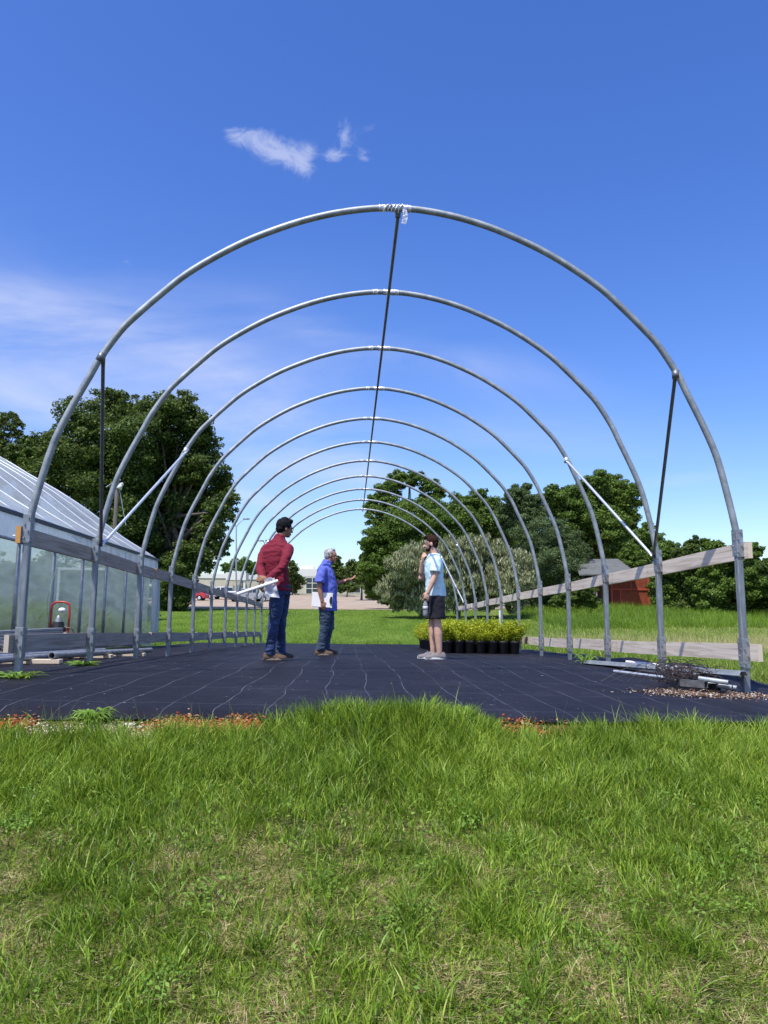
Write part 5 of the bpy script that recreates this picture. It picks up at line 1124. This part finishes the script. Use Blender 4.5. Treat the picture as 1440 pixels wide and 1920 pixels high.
# ------------------------------------------------------------------ potted shrubs
def pot_mesh():
    bm = bmesh.new(); tube(bm, [(0, 0, .0), (0, 0, .01), (0, 0, .19), (0, 0, .20), (0, 0, .235), (0, 0, .235), (0, 0, .20)], [.070, .078, .094, .101, .103, .094, .090], n=20); me = bpy.data.meshes.new('pot'); bm.to_mesh(me); bm.free(); me.shade_smooth(); me.materials.append(M['pot']); return me
M['pot'] = mat('black_nursery_pot', (.006, .006, .007), .6)
pm = pot_mesh()
def soil_mesh():
    bm = bmesh.new(); bmesh.ops.create_circle(bm, cap_ends=True, radius=.093, segments=16); bmesh.ops.translate(bm, vec=(0, 0, .21), verts=bm.verts[:]); me = bpy.data.meshes.new('soil'); bm.to_mesh(me); bm.free(); me.materials.append(M['bark']); return me
sm = soil_mesh()
def shrub_mesh(seed):
    r = np.random.default_rng(seed); V = []; n = 2300; k = 30
    tips = np.stack([r.normal(size=k) * .085, r.normal(size=k) * .085, r.uniform(.36, .66, k)], 1); base = np.array([0, 0, .2])
    idx = r.integers(0, k, n); t = r.random(n) ** .6; C = base + (tips[idx] - base) * t[:, None] + r.normal(size=(n, 3)) * .022
    V, Q = leaves(C, np.tile([0, 0, .6], (n, 1)), .014 * r.uniform(.6, 1.4, n), .55, 1.0, seed); return np_mesh('shrub', V, Q)
M['leaf_gold'] = leafmat('golden_green_leaves', [(0, (.13, .20, .012)), (.4, (.30, .38, .02)), (.8, (.50, .55, .035)), (1, (.70, .70, .08))], .35)
shr = [shrub_mesh(100 + i) for i in range(6)]
for s_ in shr: s_.materials.append(M['leaf_gold'])
protos = []
for i, s_ in enumerate(shr):
    pass
ordn = ['first', 'second', 'third', 'fourth', 'fifth', 'sixth', 'seventh']
cnt = 0
for row in range(20):
    for col in range(7):
        if row > 4 and col > 2: continue
        y = 14.05 + row * .245; x = 1.86 + col * .212 + random.uniform(-.01, .01)
        if row == 0: lb = 'potted golden shrub in the front row, ' + ordn[col] + ' from the left'; gr = 'front row of potted golden shrubs'
        elif col == 0 and row > 0: lb = 'potted golden shrub in the left column, beside the legs of the man in shorts'; gr = 'left column of potted golden shrubs'
        else: lb = 'potted golden shrub inside the block, only its top leaves showing'; gr = 'inner potted golden shrubs'
        rt = link(bpy.data.objects.new('potted_shrub', None)); rt.location = (x, y, gzc(x, y)); rt.rotation_euler = (0, 0, random.uniform(0, 6.28)); tag(rt, lb, 'potted plant', gr)
        for nm, me in (('pot', pm), ('soil', sm), ('foliage', shr[random.randrange(6)])):
            if nm == 'soil' and row > 0: continue
            o = link(bpy.data.objects.new(nm, me)); o.parent = rt
            if nm == 'foliage': s_ = random.uniform(.85, 1.15); o.scale = (s_ * 1.2, s_ * 1.2, s_ * .90); o.rotation_euler = (random.uniform(-.12, .12), random.uniform(-.12, .12), 0)
st = obj('marker_stake', box((0, 0, 0), (.03, .012, .30)), M['white']); st.location = P(937, 1158, 15.2); tag(st, 'white marker stake standing among the golden potted shrubs', 'stake')

# ------------------------------------------------------------------ weeds and stones
def weed(name, label, x, y, R, h, n, seed, leafy=True):
    r = np.random.default_rng(seed); V = []; Q = []; z0 = gzc(x, y) - .01
    for i in range(n):
        a = r.uniform(0, 2 * math.pi); L_ = R * r.uniform(.5, 1.1); hh = h * r.uniform(.4, 1.1); w = .010 * r.uniform(.6, 1.4) * (1 if leafy else .4)
        ox, oy = r.normal() * R * .15, r.normal() * R * .15; b0 = len(V)
        for k in range(5):
            t = k / 4; px_, py_ = x + ox + math.cos(a) * L_ * t, y + oy + math.sin(a) * L_ * t; pz = z0 + hh * math.sin(min(t * 2.2, 2.6)) * (1 if t < .9 else .8)
            ww = w * (math.sin(math.pi * (t * .85 + .12))); V += [(px_ - math.sin(a) * ww, py_ + math.cos(a) * ww, pz), (px_ + math.sin(a) * ww, py_ - math.cos(a) * ww, pz + ww * .4)]
        for k in range(4): Q.append((b0 + 2 * k, b0 + 2 * k + 1, b0 + 2 * k + 3, b0 + 2 * k + 2))
    me = np_mesh(name, np.array(V), np.array(Q)); me.materials.append(M['weed']); return tag(obj(name, me), label, 'weed', 'weeds growing through the cloth')
weed('weed_clump', 'spreading crabgrass weed at the foot of the first left post', -2.60, 6.05, .22, .05, 60, 1)
weed('weed_clump', 'yellowish weed around the foot of the second left post', -2.66, 7.75, .20, .05, 60, 2)
weed('weed_clump', 'broad leafy weed sprouting at the front cloth edge on the left', -1.42, 4.33, .15, .075, 75, 3)
weed('weed_clump', 'small green weed at the far end of the long steel channel', 2.90, 9.0, .16, .12, 30, 4)
weed('weed_clump', 'low weed by the cloth edge right of centre', P(870, 1305, 4.45).x, 4.38, .06, .10, 14, 5)
def stone(px, py, s, lb):
    p = P(px, py, 4.32); p.z = float(gz(p.x, 4.32)); bm = bmesh.new(); bmesh.ops.create_icosphere(bm, subdivisions=2, radius=1)
    for v_ in bm.verts: v_.co *= 1 + random.uniform(-.14, .14)
    bmesh.ops.scale(bm, vec=(s, s * .7, s * .4), verts=bm.verts[:]); o = obj('stone', bm, noisy(mat('pale_stone', g(.5), .9), 20, [(.3, (.42, .38, .32)), (.7, (.62, .58, .52))]), smooth=True); o.location = p + Vector((0, 0, s * .2)); tag(o, lb, 'stone', 'pale stones at the cloth edge')
stone(242, 1334, .032, 'largest pale stone beside the broad leafy weed'); stone(170, 1342, .022, 'pale stone left of the broad leafy weed')
def fx_red(px0, px1, c_=1330, sp=5):
    def f():
        px = (px0 + px1) / 2 + (px1 - px0) / 2 * random.triangular(-1.15, 1.15, random.uniform(-.9, .9)); y = 4.31 + random.gauss(0, .055) - .03 * math.sin(px * .05) - .02; X = (px - 655) / 1387 * 4.35; return X, y + .035 * X
    return f
RC_ = [(0, (.15, .035, .012)), (.4, (.33, .085, .03)), (.7, (.42, .15, .06)), (1, (.45, .29, .19))]
def fx_mix():
    t = random.random(); f = fx_red(-40, 100) if t < .28 else (fx_red(300, 510) if t < .9 else fx_red(925, 1085)); x, y = f(); return x, y + .02
chips('red_clay_chips', 5200, fx_mix, .0145, None, RC_, z_off=.012)
def fx_gr(): f = fx_red(100, 330); x, y = f(); return x, y - .03
chips('pale_gravel', 1900, fx_gr, .015, None, [(0, (.25, .17, .10)), (.4, (.42, .34, .24)), (.8, (.62, .54, .42)), (1, (.75, .70, .6))])
for i, (x, y, h, lb) in enumerate(((-11.2, 35, 2.2, 'nearest the big oak'), (-13.4, 34.4, 2.3, 'second from the big oak'), (-15.6, 34, 2.3, 'in the middle'), (-17.8, 33, 2.4, 'second from the camera side'), (-18.5, 30, 2.3, 'nearest the camera'))):
    z = float(gz(x, y)); tree('dark_thicket', 'dark thicket blurred behind the greenhouse film, ' + lb, [(Vector((x + a, y + b, z + h * c)), h * .52) for a, b, c in ((-1.2, 0, .4), (1.0, .3, .45), (0, 0, .75), (-.6, .4, .7), (.8, -.3, .6))], 5000, .13, 'oak', cat='bush', limbs=False, group='thickets behind the greenhouse', crown_name='foliage')
# ------------------------------------------------------------------ grass
def blades(name, X, Y, H, W, tone, lean, seed, segs=3, label_kind='stuff', m_='grass', ldir=None):
    n = len(X); r = np.random.default_rng(seed); Z = gz(X, Y) - .012
    a = r.uniform(0, 2 * np.pi, n) if ldir is None else ldir + r.normal(size=n) * 1.3
    fa = r.uniform(0, np.pi, n); dx, dy = np.cos(a), np.sin(a); wx, wy = np.cos(fa), np.sin(fa)
    T = np.linspace(0, 1, segs + 1); rows = []
    for t in T[:-1]:
        off = lean * H * t ** 1.8; h = H * t * (1 - .25 * np.minimum(lean, 1.2) * t); w = W * (1 - t * .55) * .5
        cx_, cy_ = X + dx * off, Y + dy * off
        rows.append(np.stack([cx_ - wx * w, cy_ - wy * w, Z + h], 1)); rows.append(np.stack([cx_ + wx * w, cy_ + wy * w, Z + h], 1))
    off = lean * H; tip = np.stack([X + dx * off, Y + dy * off, Z + H * (1 - .25 * np.minimum(lean, 1.2))], 1)
    w = W * .06; rows.append(tip - np.stack([wx * w, wy * w, 0 * w], 1)); rows.append(tip + np.stack([wx * w, wy * w, 0 * w], 1))
    V = np.stack(rows, 1).reshape(-1, 3); k = 2 * (segs + 1); b = (np.arange(n) * k)[:, None]
    Q = np.concatenate([b + np.array([[2 * i, 2 * i + 1, 2 * i + 3, 2 * i + 2]]) for i in range(segs)], 1).reshape(-1, 4)
    me = np_mesh(name, V, Q, np.repeat(tone, segs)); me.materials.append(M[m_]); o = obj(name, me); tag(o, kind=label_kind); return o
def scatter(n, x0, x1, y0, y1, r, wedge=None):
    X = r.uniform(x0, x1, n); Y = r.uniform(y0, y1, n)
    if wedge is not None:
        ok = np.abs(X - .046 * Y) < wedge[0] + wedge[1] * Y; X, Y = X[ok], Y[ok]
    return X, Y
r = np.random.default_rng(5)
# the bank in front: long at its top, thin and dry lower down
def bank(n, seed):
    r = np.random.default_rng(seed); X, Y = scatter(n, -3.6, 3.8, 1.75, 4.40, r, (.75, .56))
    edge = cloth_front(X) - .06 + .03 * (noise2(X * 7, Y * 0, 2) - .5)
    hump = .16 * np.exp(-((X - .30) / .45) ** 4)
    redz = ((X > -1.15) & (X < -.47)) | (X < -1.75) | ((X > .85) & (X < 1.3)); grav = (X > -1.75) & (X < -1.03)
    lim = edge - .03 - np.where(redz, .10, 0) - np.where(grav, .16, 0) + hump * .4
    d1 = fbm(X * 2.3, Y * 2.3, 40); d2 = noise2(X * 9, Y * 9, 44); top = sstep(2.9, 3.9, Y)
    ok = (Y < lim + .02 * r.normal(size=len(X))) & (r.random(len(X)) < .45 + .55 * np.clip((d1 - .30) * 3 + top * .9 + (d2 - .5) * .8, 0, 1))
    X, Y, d1, d2, top = [q[ok] for q in (X, Y, d1, d2, top)]
    n = len(X); tuft = sstep(.52, .66, noise2(X * 4.5, Y * 4.5, 50)); H = (.018 + .030 * r.random(n)) * (1 - top) + top * (.06 + .085 * r.random(n)); H = H * (.75 + .5 * d2) + tuft * .045 * r.random(n) * (1 - .3 * top)
    dry = np.clip((.5 - d1) * 3.5 + .42 * (1 - top) + (noise2(X * 16, Y * 16, 60) - .5) * .5, 0, 1)
    isdry = r.random(n) < dry * .62 * (1 - .75 * top) + .05
    H = np.where(isdry, H * .55, H)
    hue = fbm(X * 1.4, Y * 1.4, 70); tone = np.where(isdry, .72 + .28 * r.random(n), np.clip(-.02 + .66 * r.random(n) + .5 * (hue - .45) + .04 * top, 0, .68))
    W = np.where(isdry, .0028, .0050) * r.uniform(.6, 1.5, n)
    lean = r.uniform(.1, .8, n) + isdry * .8
    ld = noise2(X * 3.5, Y * 3.5, 80) * 14
    return X, Y, H, W, tone, lean, ld
X, Y, H, W, tone, lean, ld = bank(300000, 3)
blades('grass_bank', X, Y, H, W, tone, lean, 6, 3, ldir=ld)
# short thatch: dead clippings lying on the bank
X, Y = scatter(260000, -3.6, 3.8, 1.75, 4.0, r, (.75, .56)); d = fbm(X * 2.3, Y * 2.3, 40); ok = r.random(len(X)) < np.clip((.62 - d) * 3.2, .3, 1) * (1 - .8 * sstep(3.1, 3.9, Y)); X, Y = X[ok], Y[ok]; n = len(X)
blades('dry_thatch', X, Y, .014 + .022 * r.random(n), .0024 * r.uniform(.6, 1.5, n), np.where(r.random(n) < .45, .25 + .4 * r.random(n), .70 + .30 * r.random(n)), r.uniform(.8, 3.0, n), 9, 2)
X, Y = scatter(9000, 4.6, 13, 6.5, 22, np.random.default_rng(77)); ok = np.random.default_rng(78).random(len(X)) < fbm(X * .7, Y * .7, 96) * 1.3; X, Y = X[ok], Y[ok]; n = len(X); r = np.random.default_rng(79)
blades('meadow_seed_stalks', X, Y, .22 + .28 * r.random(n), .005 * r.uniform(.6, 1.3, n), .72 + .2 * r.random(n), r.uniform(.05, .5, n), 80, 3)
# dense short stubble over the lower bank
r = np.random.default_rng(12); X, Y = scatter(420000, -2.9, 3.1, 1.75, 3.45, r, (.75, .56)); ok = r.random(len(X)) < 1.15 - sstep(2.6, 3.45, Y); X, Y = X[ok], Y[ok]; n = len(X); d = noise2(X * 6, Y * 6, 140); d3 = noise2(X * 19, Y * 19, 141)
dryp = np.clip((d - .5) * 1.8 + (d3 - .5) * 1.1 + .24, .04, .85); isd = r.random(n) < dryp
blades('stubble', X, Y, (.012 + .028 * r.random(n)) * (.6 + .8 * d3), .0042 * r.uniform(.5, 1.4, n), np.where(isd, .68 + .30 * r.random(n), .10 + .5 * r.random(n)), r.uniform(.2, 2.2, n), 13, 2)
X, Y = scatter(2600, -2.2, 2.4, 4.10, 4.45, np.random.default_rng(87)); ok = (Y < cloth_front(X) + .02); X, Y = X[ok], Y[ok]; n = len(X); r = np.random.default_rng(88)
blades('edge_grass', X, Y, .03 + .06 * r.random(n), .004 * r.uniform(.6, 1.3, n), .2 + .45 * r.random(n), r.uniform(.2, 1.2, n), 89, 3)
for nm, a_, b_, sd in (('bank_grass_beyond', 2.3, 7.5, 201), ('bank_grass_beyond', -7.5, -2.2, 202)):
    r = np.random.default_rng(sd); X, Y = scatter(60000, a_, b_, 1.0, 5.2, r); s_ = sstep(1.6, 2.6, np.abs(X) - .0 - .30 * Y + .2); lim = np.where((X > CX0) & (X < CX1 + .05), cloth_front(X) - .05, 9); ok = (r.random(len(X)) < s_) & (Y < lim); X, Y = X[ok], Y[ok]; n = len(X)
    blades(nm, X, Y, .04 + .07 * r.random(n), .0062 * r.uniform(.6, 1.4, n), np.where(r.random(n) < .12, .8, .62 * r.random(n)), r.uniform(.1, 1.0, n), sd + 5, 3)
# broader leaved tufts and seed stalks
r = np.random.default_rng(15); XX = []; YY = []
for _ in range(360):
    cx_, cy_ = r.uniform(-2.9, 3.1), r.uniform(1.9, 4.15); k = r.integers(20, 60); s_ = r.uniform(.02, .05); XX.append(cx_ + r.normal(size=k) * s_); YY.append(cy_ + r.normal(size=k) * s_)
X, Y = np.concatenate(XX), np.concatenate(YY); n = len(X)
blades('grass_tufts', X, Y, .06 + .07 * r.random(n), .0048 * r.uniform(.6, 1.4, n), np.clip(.02 + .5 * r.random(n), 0, .6), r.uniform(.2, 1.1, n), 16, 4)
X = r.uniform(-2.2, 2.6, 80); Y = cloth_front(X) - r.uniform(.04, .25, 80); blades('seed_stalks', X, Y, .13 + .10 * r.random(80), .0028 * np.ones(80), .3 + .4 * r.random(80), r.uniform(.05, .5, 80), 17, 4)
# clover-like ground weeds in the near lawn
r = np.random.default_rng(25); pts = []
for _ in range(150):
    cx_, cy_ = r.uniform(-2.3, 2.5), r.uniform(2.0, 4.0); k = r.integers(25, 80); s_ = r.uniform(.03, .08); pts.append(np.stack([cx_ + r.normal(size=k) * s_, cy_ + r.normal(size=k) * s_, r.uniform(.015, .06, k)], 1))
pts = np.concatenate(pts); pts[:, 2] += gz(pts[:, 0], pts[:, 1]); V, Q = leaves(pts, np.tile([0, -.2, 1.], (len(pts), 1)), .008 * r.uniform(.5, 1.5, len(pts)), .5, .5, 26)
me = np_mesh('clover', V, Q); me.materials.append(M['weed']); tag(obj('clover_patches', me), kind='stuff')
# lawn behind the cloth and beside it
r = np.random.default_rng(35)
def lawn(name, n, x0, x1, y0, y1, h0, h1, w, tonef, seed, mask=None, lean=(.1, .8)):
    r = np.random.default_rng(seed); u = r.random(n); Y = y0 * (y1 / y0) ** u; X = r.uniform(x0, x1, n) if not callable(x0) else x0(Y) + (x1(Y) - x0(Y)) * r.random(n)
    if mask is not None: ok = mask(X, Y); X, Y = X[ok], Y[ok]
    n = len(X); hh = (h0 + (h1 - h0) * r.random(n)) * (.7 + .6 * noise2(X * .9, Y * .6, seed)); W = w * (Y / y0) ** .6 * r.uniform(.7, 1.3, n)
    blades(name, X, Y, hh, W, tonef(X, Y, r, n), r.uniform(lean[0], lean[1], n), seed + 1, 2)
def tone_far(X, Y, r, n): return np.clip(.10 + .34 * r.random(n) + .35 * (fbm(X * .5, Y * .25, 91) - .5), 0, .66)
outside = lambda X, Y: (X > CX1 + .02) | (Y > CY1 + .02) | (X < CX0 - 9.6) | ((X < CX0 - .2) & (Y > GB + .1))
lawn('lawn_grass', 120000, lambda Y: -5.5 - .42 * (Y - 22), lambda Y: 12 + .45 * (Y - 22), 23.4, 47.5, .05, .11, .008, tone_far, 36, outside)
def tone_meadow(X, Y, r, n):
    dry = (.12 + sstep(4.2, 8, X) * (1 - sstep(18, 32, Y)) * .55) * (.5 + fbm(X, Y, 95)) ; q = r.random(n) < dry
    return np.where(q, .70 + .2 * r.random(n), np.clip(.14 + .34 * r.random(n) + .3 * (fbm(X * .5, Y * .3, 91) - .5), 0, .66))
lawn('meadow_grass', 150000, lambda Y: CX1 + .03 + 0 * Y, lambda Y: 5.0 + .62 * Y, 5.0, 34, .06, .17, .005, tone_meadow, 38, None)
lawn('meadow_fringe', 45000, lambda Y: 9 + 0 * Y, lambda Y: .62 * Y + 4, 30, 43, .15, .42, .012, tone_far, 44, lambda X, Y: (X > 9) & ~((X > 13.2) & (X < 18) & (Y > 41.5)))
lawn('side_lawn', 16000, lambda Y: -9 + 0 * Y, lambda Y: -4.8 + 0 * Y, 18.2, 30, .05, .10, .007, tone_far, 47, lambda X, Y: Y > GB + .1)
# grass seen hazily inside the covered greenhouse
lawn('greenhouse_weeds', 60000, lambda Y: -13.4 + 0 * Y, lambda Y: -4.85 + 0 * Y, 6, 17.8, .35, .9, .02, lambda X, Y, r, n: .45 + .2 * r.random(n), 49)

# ------------------------------------------------------------------ sun and sky
LD = Vector((.30, .42, -1)).normalized()
sun = bpy.data.lights.new('sun', 'SUN'); sun.energy = 4.2; sun.angle = math.radians(.53); sun.color = (1, .955, .88)
so = link(bpy.data.objects.new('sun', sun)); so.rotation_euler = LD.to_track_quat('-Z', 'Y').to_euler(); so.location = (-5, -6, 20)
w = bpy.data.worlds.new('World'); SC.world = w; w.use_nodes = True; nt = w.node_tree; bg = nt.nodes['Background']
sky = N(nt, 'ShaderNodeTexSky'); sky.sky_type = 'NISHITA'; sky.sun_disc = False; sky.sun_elevation = math.asin(-LD.z); sky.sun_rotation = math.atan2(-LD.x, -LD.y)
sky.air_density = 1.0; sky.dust_density = 1.0; sky.ozone_density = 3.0; sky.altitude = 50
tc = N(nt, 'ShaderNodeTexCoord'); sx_ = N(nt, 'ShaderNodeSeparateXYZ'); nt.links.new(tc.outputs['Generated'], sx_.inputs[0])
def WM(op, a, b_=None, c=None):
    n = N(nt, 'ShaderNodeMath'); n.operation = op
    for i, q in enumerate((a, b_, c)):
        if q is None: continue
        if isinstance(q, (int, float)): n.inputs[i].default_value = q
        else: nt.links.new(q, n.inputs[i])
    return n.outputs[0]
ymax = WM('MAXIMUM', sx_.outputs[1], .05); U = WM('DIVIDE', sx_.outputs[0], ymax); Vv = WM('DIVIDE', sx_.outputs[2], ymax)
cmb = N(nt, 'ShaderNodeCombineXYZ'); nt.links.new(U, cmb.inputs[0]); nt.links.new(Vv, cmb.inputs[1])
def nz_(scale, detail, rough=.6, stretch=(1, 1, 1), off=(0, 0, 0), rot=0, dist=0):
    mp = N(nt, 'ShaderNodeMapping'); mp.inputs['Scale'].default_value = stretch; mp.inputs['Location'].default_value = off; mp.inputs['Rotation'].default_value = (0, 0, rot); nt.links.new(cmb.outputs[0], mp.inputs[0])
    n = N(nt, 'ShaderNodeTexNoise'); n.inputs['Scale'].default_value = scale; n.inputs['Detail'].default_value = detail; n.inputs['Roughness'].default_value = rough; n.inputs['Distortion'].default_value = dist; nt.links.new(mp.outputs[0], n.inputs[0]); return n.outputs[0]
def blob(px, py, rx, ry, rot=0):
    c = P(px, py, 1); cr, sr = math.cos(rot), math.sin(rot)
    du = WM('SUBTRACT', U, c.x); dv = WM('SUBTRACT', Vv, c.z)
    a = WM('DIVIDE', WM('ADD', WM('MULTIPLY', du, cr), WM('MULTIPLY', dv, sr)), rx / F); b_ = WM('DIVIDE', WM('SUBTRACT', WM('MULTIPLY', dv, cr), WM('MULTIPLY', du, sr)), ry / F)
    return WM('EXPONENT', WM('MULTIPLY', WM('ADD', WM('MULTIPLY', a, a), WM('MULTIPLY', b_, b_)), -1))
def SUM(l):
    s = l[0]
    for q in l[1:]: s = WM('ADD', s, q)
    return s
def MR(x, a, b_, c=0, d=1):
    n = N(nt, 'ShaderNodeMapRange'); n.inputs[1].default_value = a; n.inputs[2].default_value = b_; n.inputs[3].default_value = c; n.inputs[4].default_value = d; n.interpolation_type = 'SMOOTHSTEP'; nt.links.new(x, n.inputs[0]); return n.outputs[0]
D2 = math.radians
puff = SUM([blob(442, 255, 24, 22, D2(-30)), blob(500, 268, 46, 32, D2(-20)), blob(545, 298, 56, 26, D2(-28)), blob(572, 296, 20, 26), blob(644, 250, 17, 36, D2(10)), blob(630, 292, 22, 15, D2(30)), blob(680, 292, 18, 16), WM('MULTIPLY', blob(700, 245, 26, 20), .35), WM('MULTIPLY', blob(235, 490, 13, 9), .55)])
wisp = nz_(22, 10, .66, (1, 1.3, 1), (3.1, 1.7, 0), D2(25), .6)
c1 = WM('MULTIPLY', MR(WM('ADD', WM('MULTIPLY', puff, .75), WM('MULTIPLY', WM('SUBTRACT', wisp, .5), 2.6)), .15, 1.25), WM('MINIMUM', WM('MULTIPLY', puff, 2.2), 1.0))
cir = nz_(3.0, 8, .6, (.55, 2.2, 1), (0, .3, 0), D2(14), .5)
cm = SUM([blob(40, 640, 300, 110, D2(-10)), WM('MULTIPLY', blob(200, 720, 520, 200, D2(-8)), .6), blob(330, 760, 220, 90, D2(-12)), blob(520, 830, 170, 40, D2(-12)), WM('MULTIPLY', blob(560, 600, 110, 30, D2(-14)), .45), WM('MULTIPLY', blob(880, 690, 200, 40, D2(-8)), .5), blob(470, 935, 80, 14, D2(-12)), blob(600, 860, 140, 26, D2(-12)), WM('MULTIPLY', blob(1290, 900, 80, 12, D2(6)), .7), WM('MULTIPLY', blob(600, 1050, 30, 14), 1.1), WM('MULTIPLY', blob(1000, 820, 300, 60, D2(-5)), .35)])
c2 = WM('MULTIPLY', MR(cir, .30, .78), WM('MINIMUM', cm, 1.0))
tot = WM('MINIMUM', WM('ADD', WM('MULTIPLY', c1, .50), WM('MULTIPLY', c2, .70)), .85)
mx = N(nt, 'ShaderNodeMix'); mx.data_type = 'RGBA'; nt.links.new(tot, mx.inputs['Factor'])
hs = N(nt, 'ShaderNodeHueSaturation'); nt.links.new(sky.outputs[0], hs.inputs['Color']); hs.inputs['Saturation'].default_value = 1.30; hs.inputs['Value'].default_value = 1.15; hs.inputs['Hue'].default_value = .518
nt.links.new(hs.outputs[0], mx.inputs['A']); mx.inputs['B'].default_value = (4.0, 4.25, 5.3, 1); nt.links.new(mx.outputs['Result'], bg.inputs[0]); bg.inputs[1].default_value = .15
vs_ = SC.view_settings; vs_.view_transform = 'Standard'; vs_.look = 'None'; vs_.gamma = 1; vs_.exposure = .4
SC.render.engine = 'CYCLES'; SC.cycles.max_bounces = 8; SC.cycles.transparent_max_bounces = 16
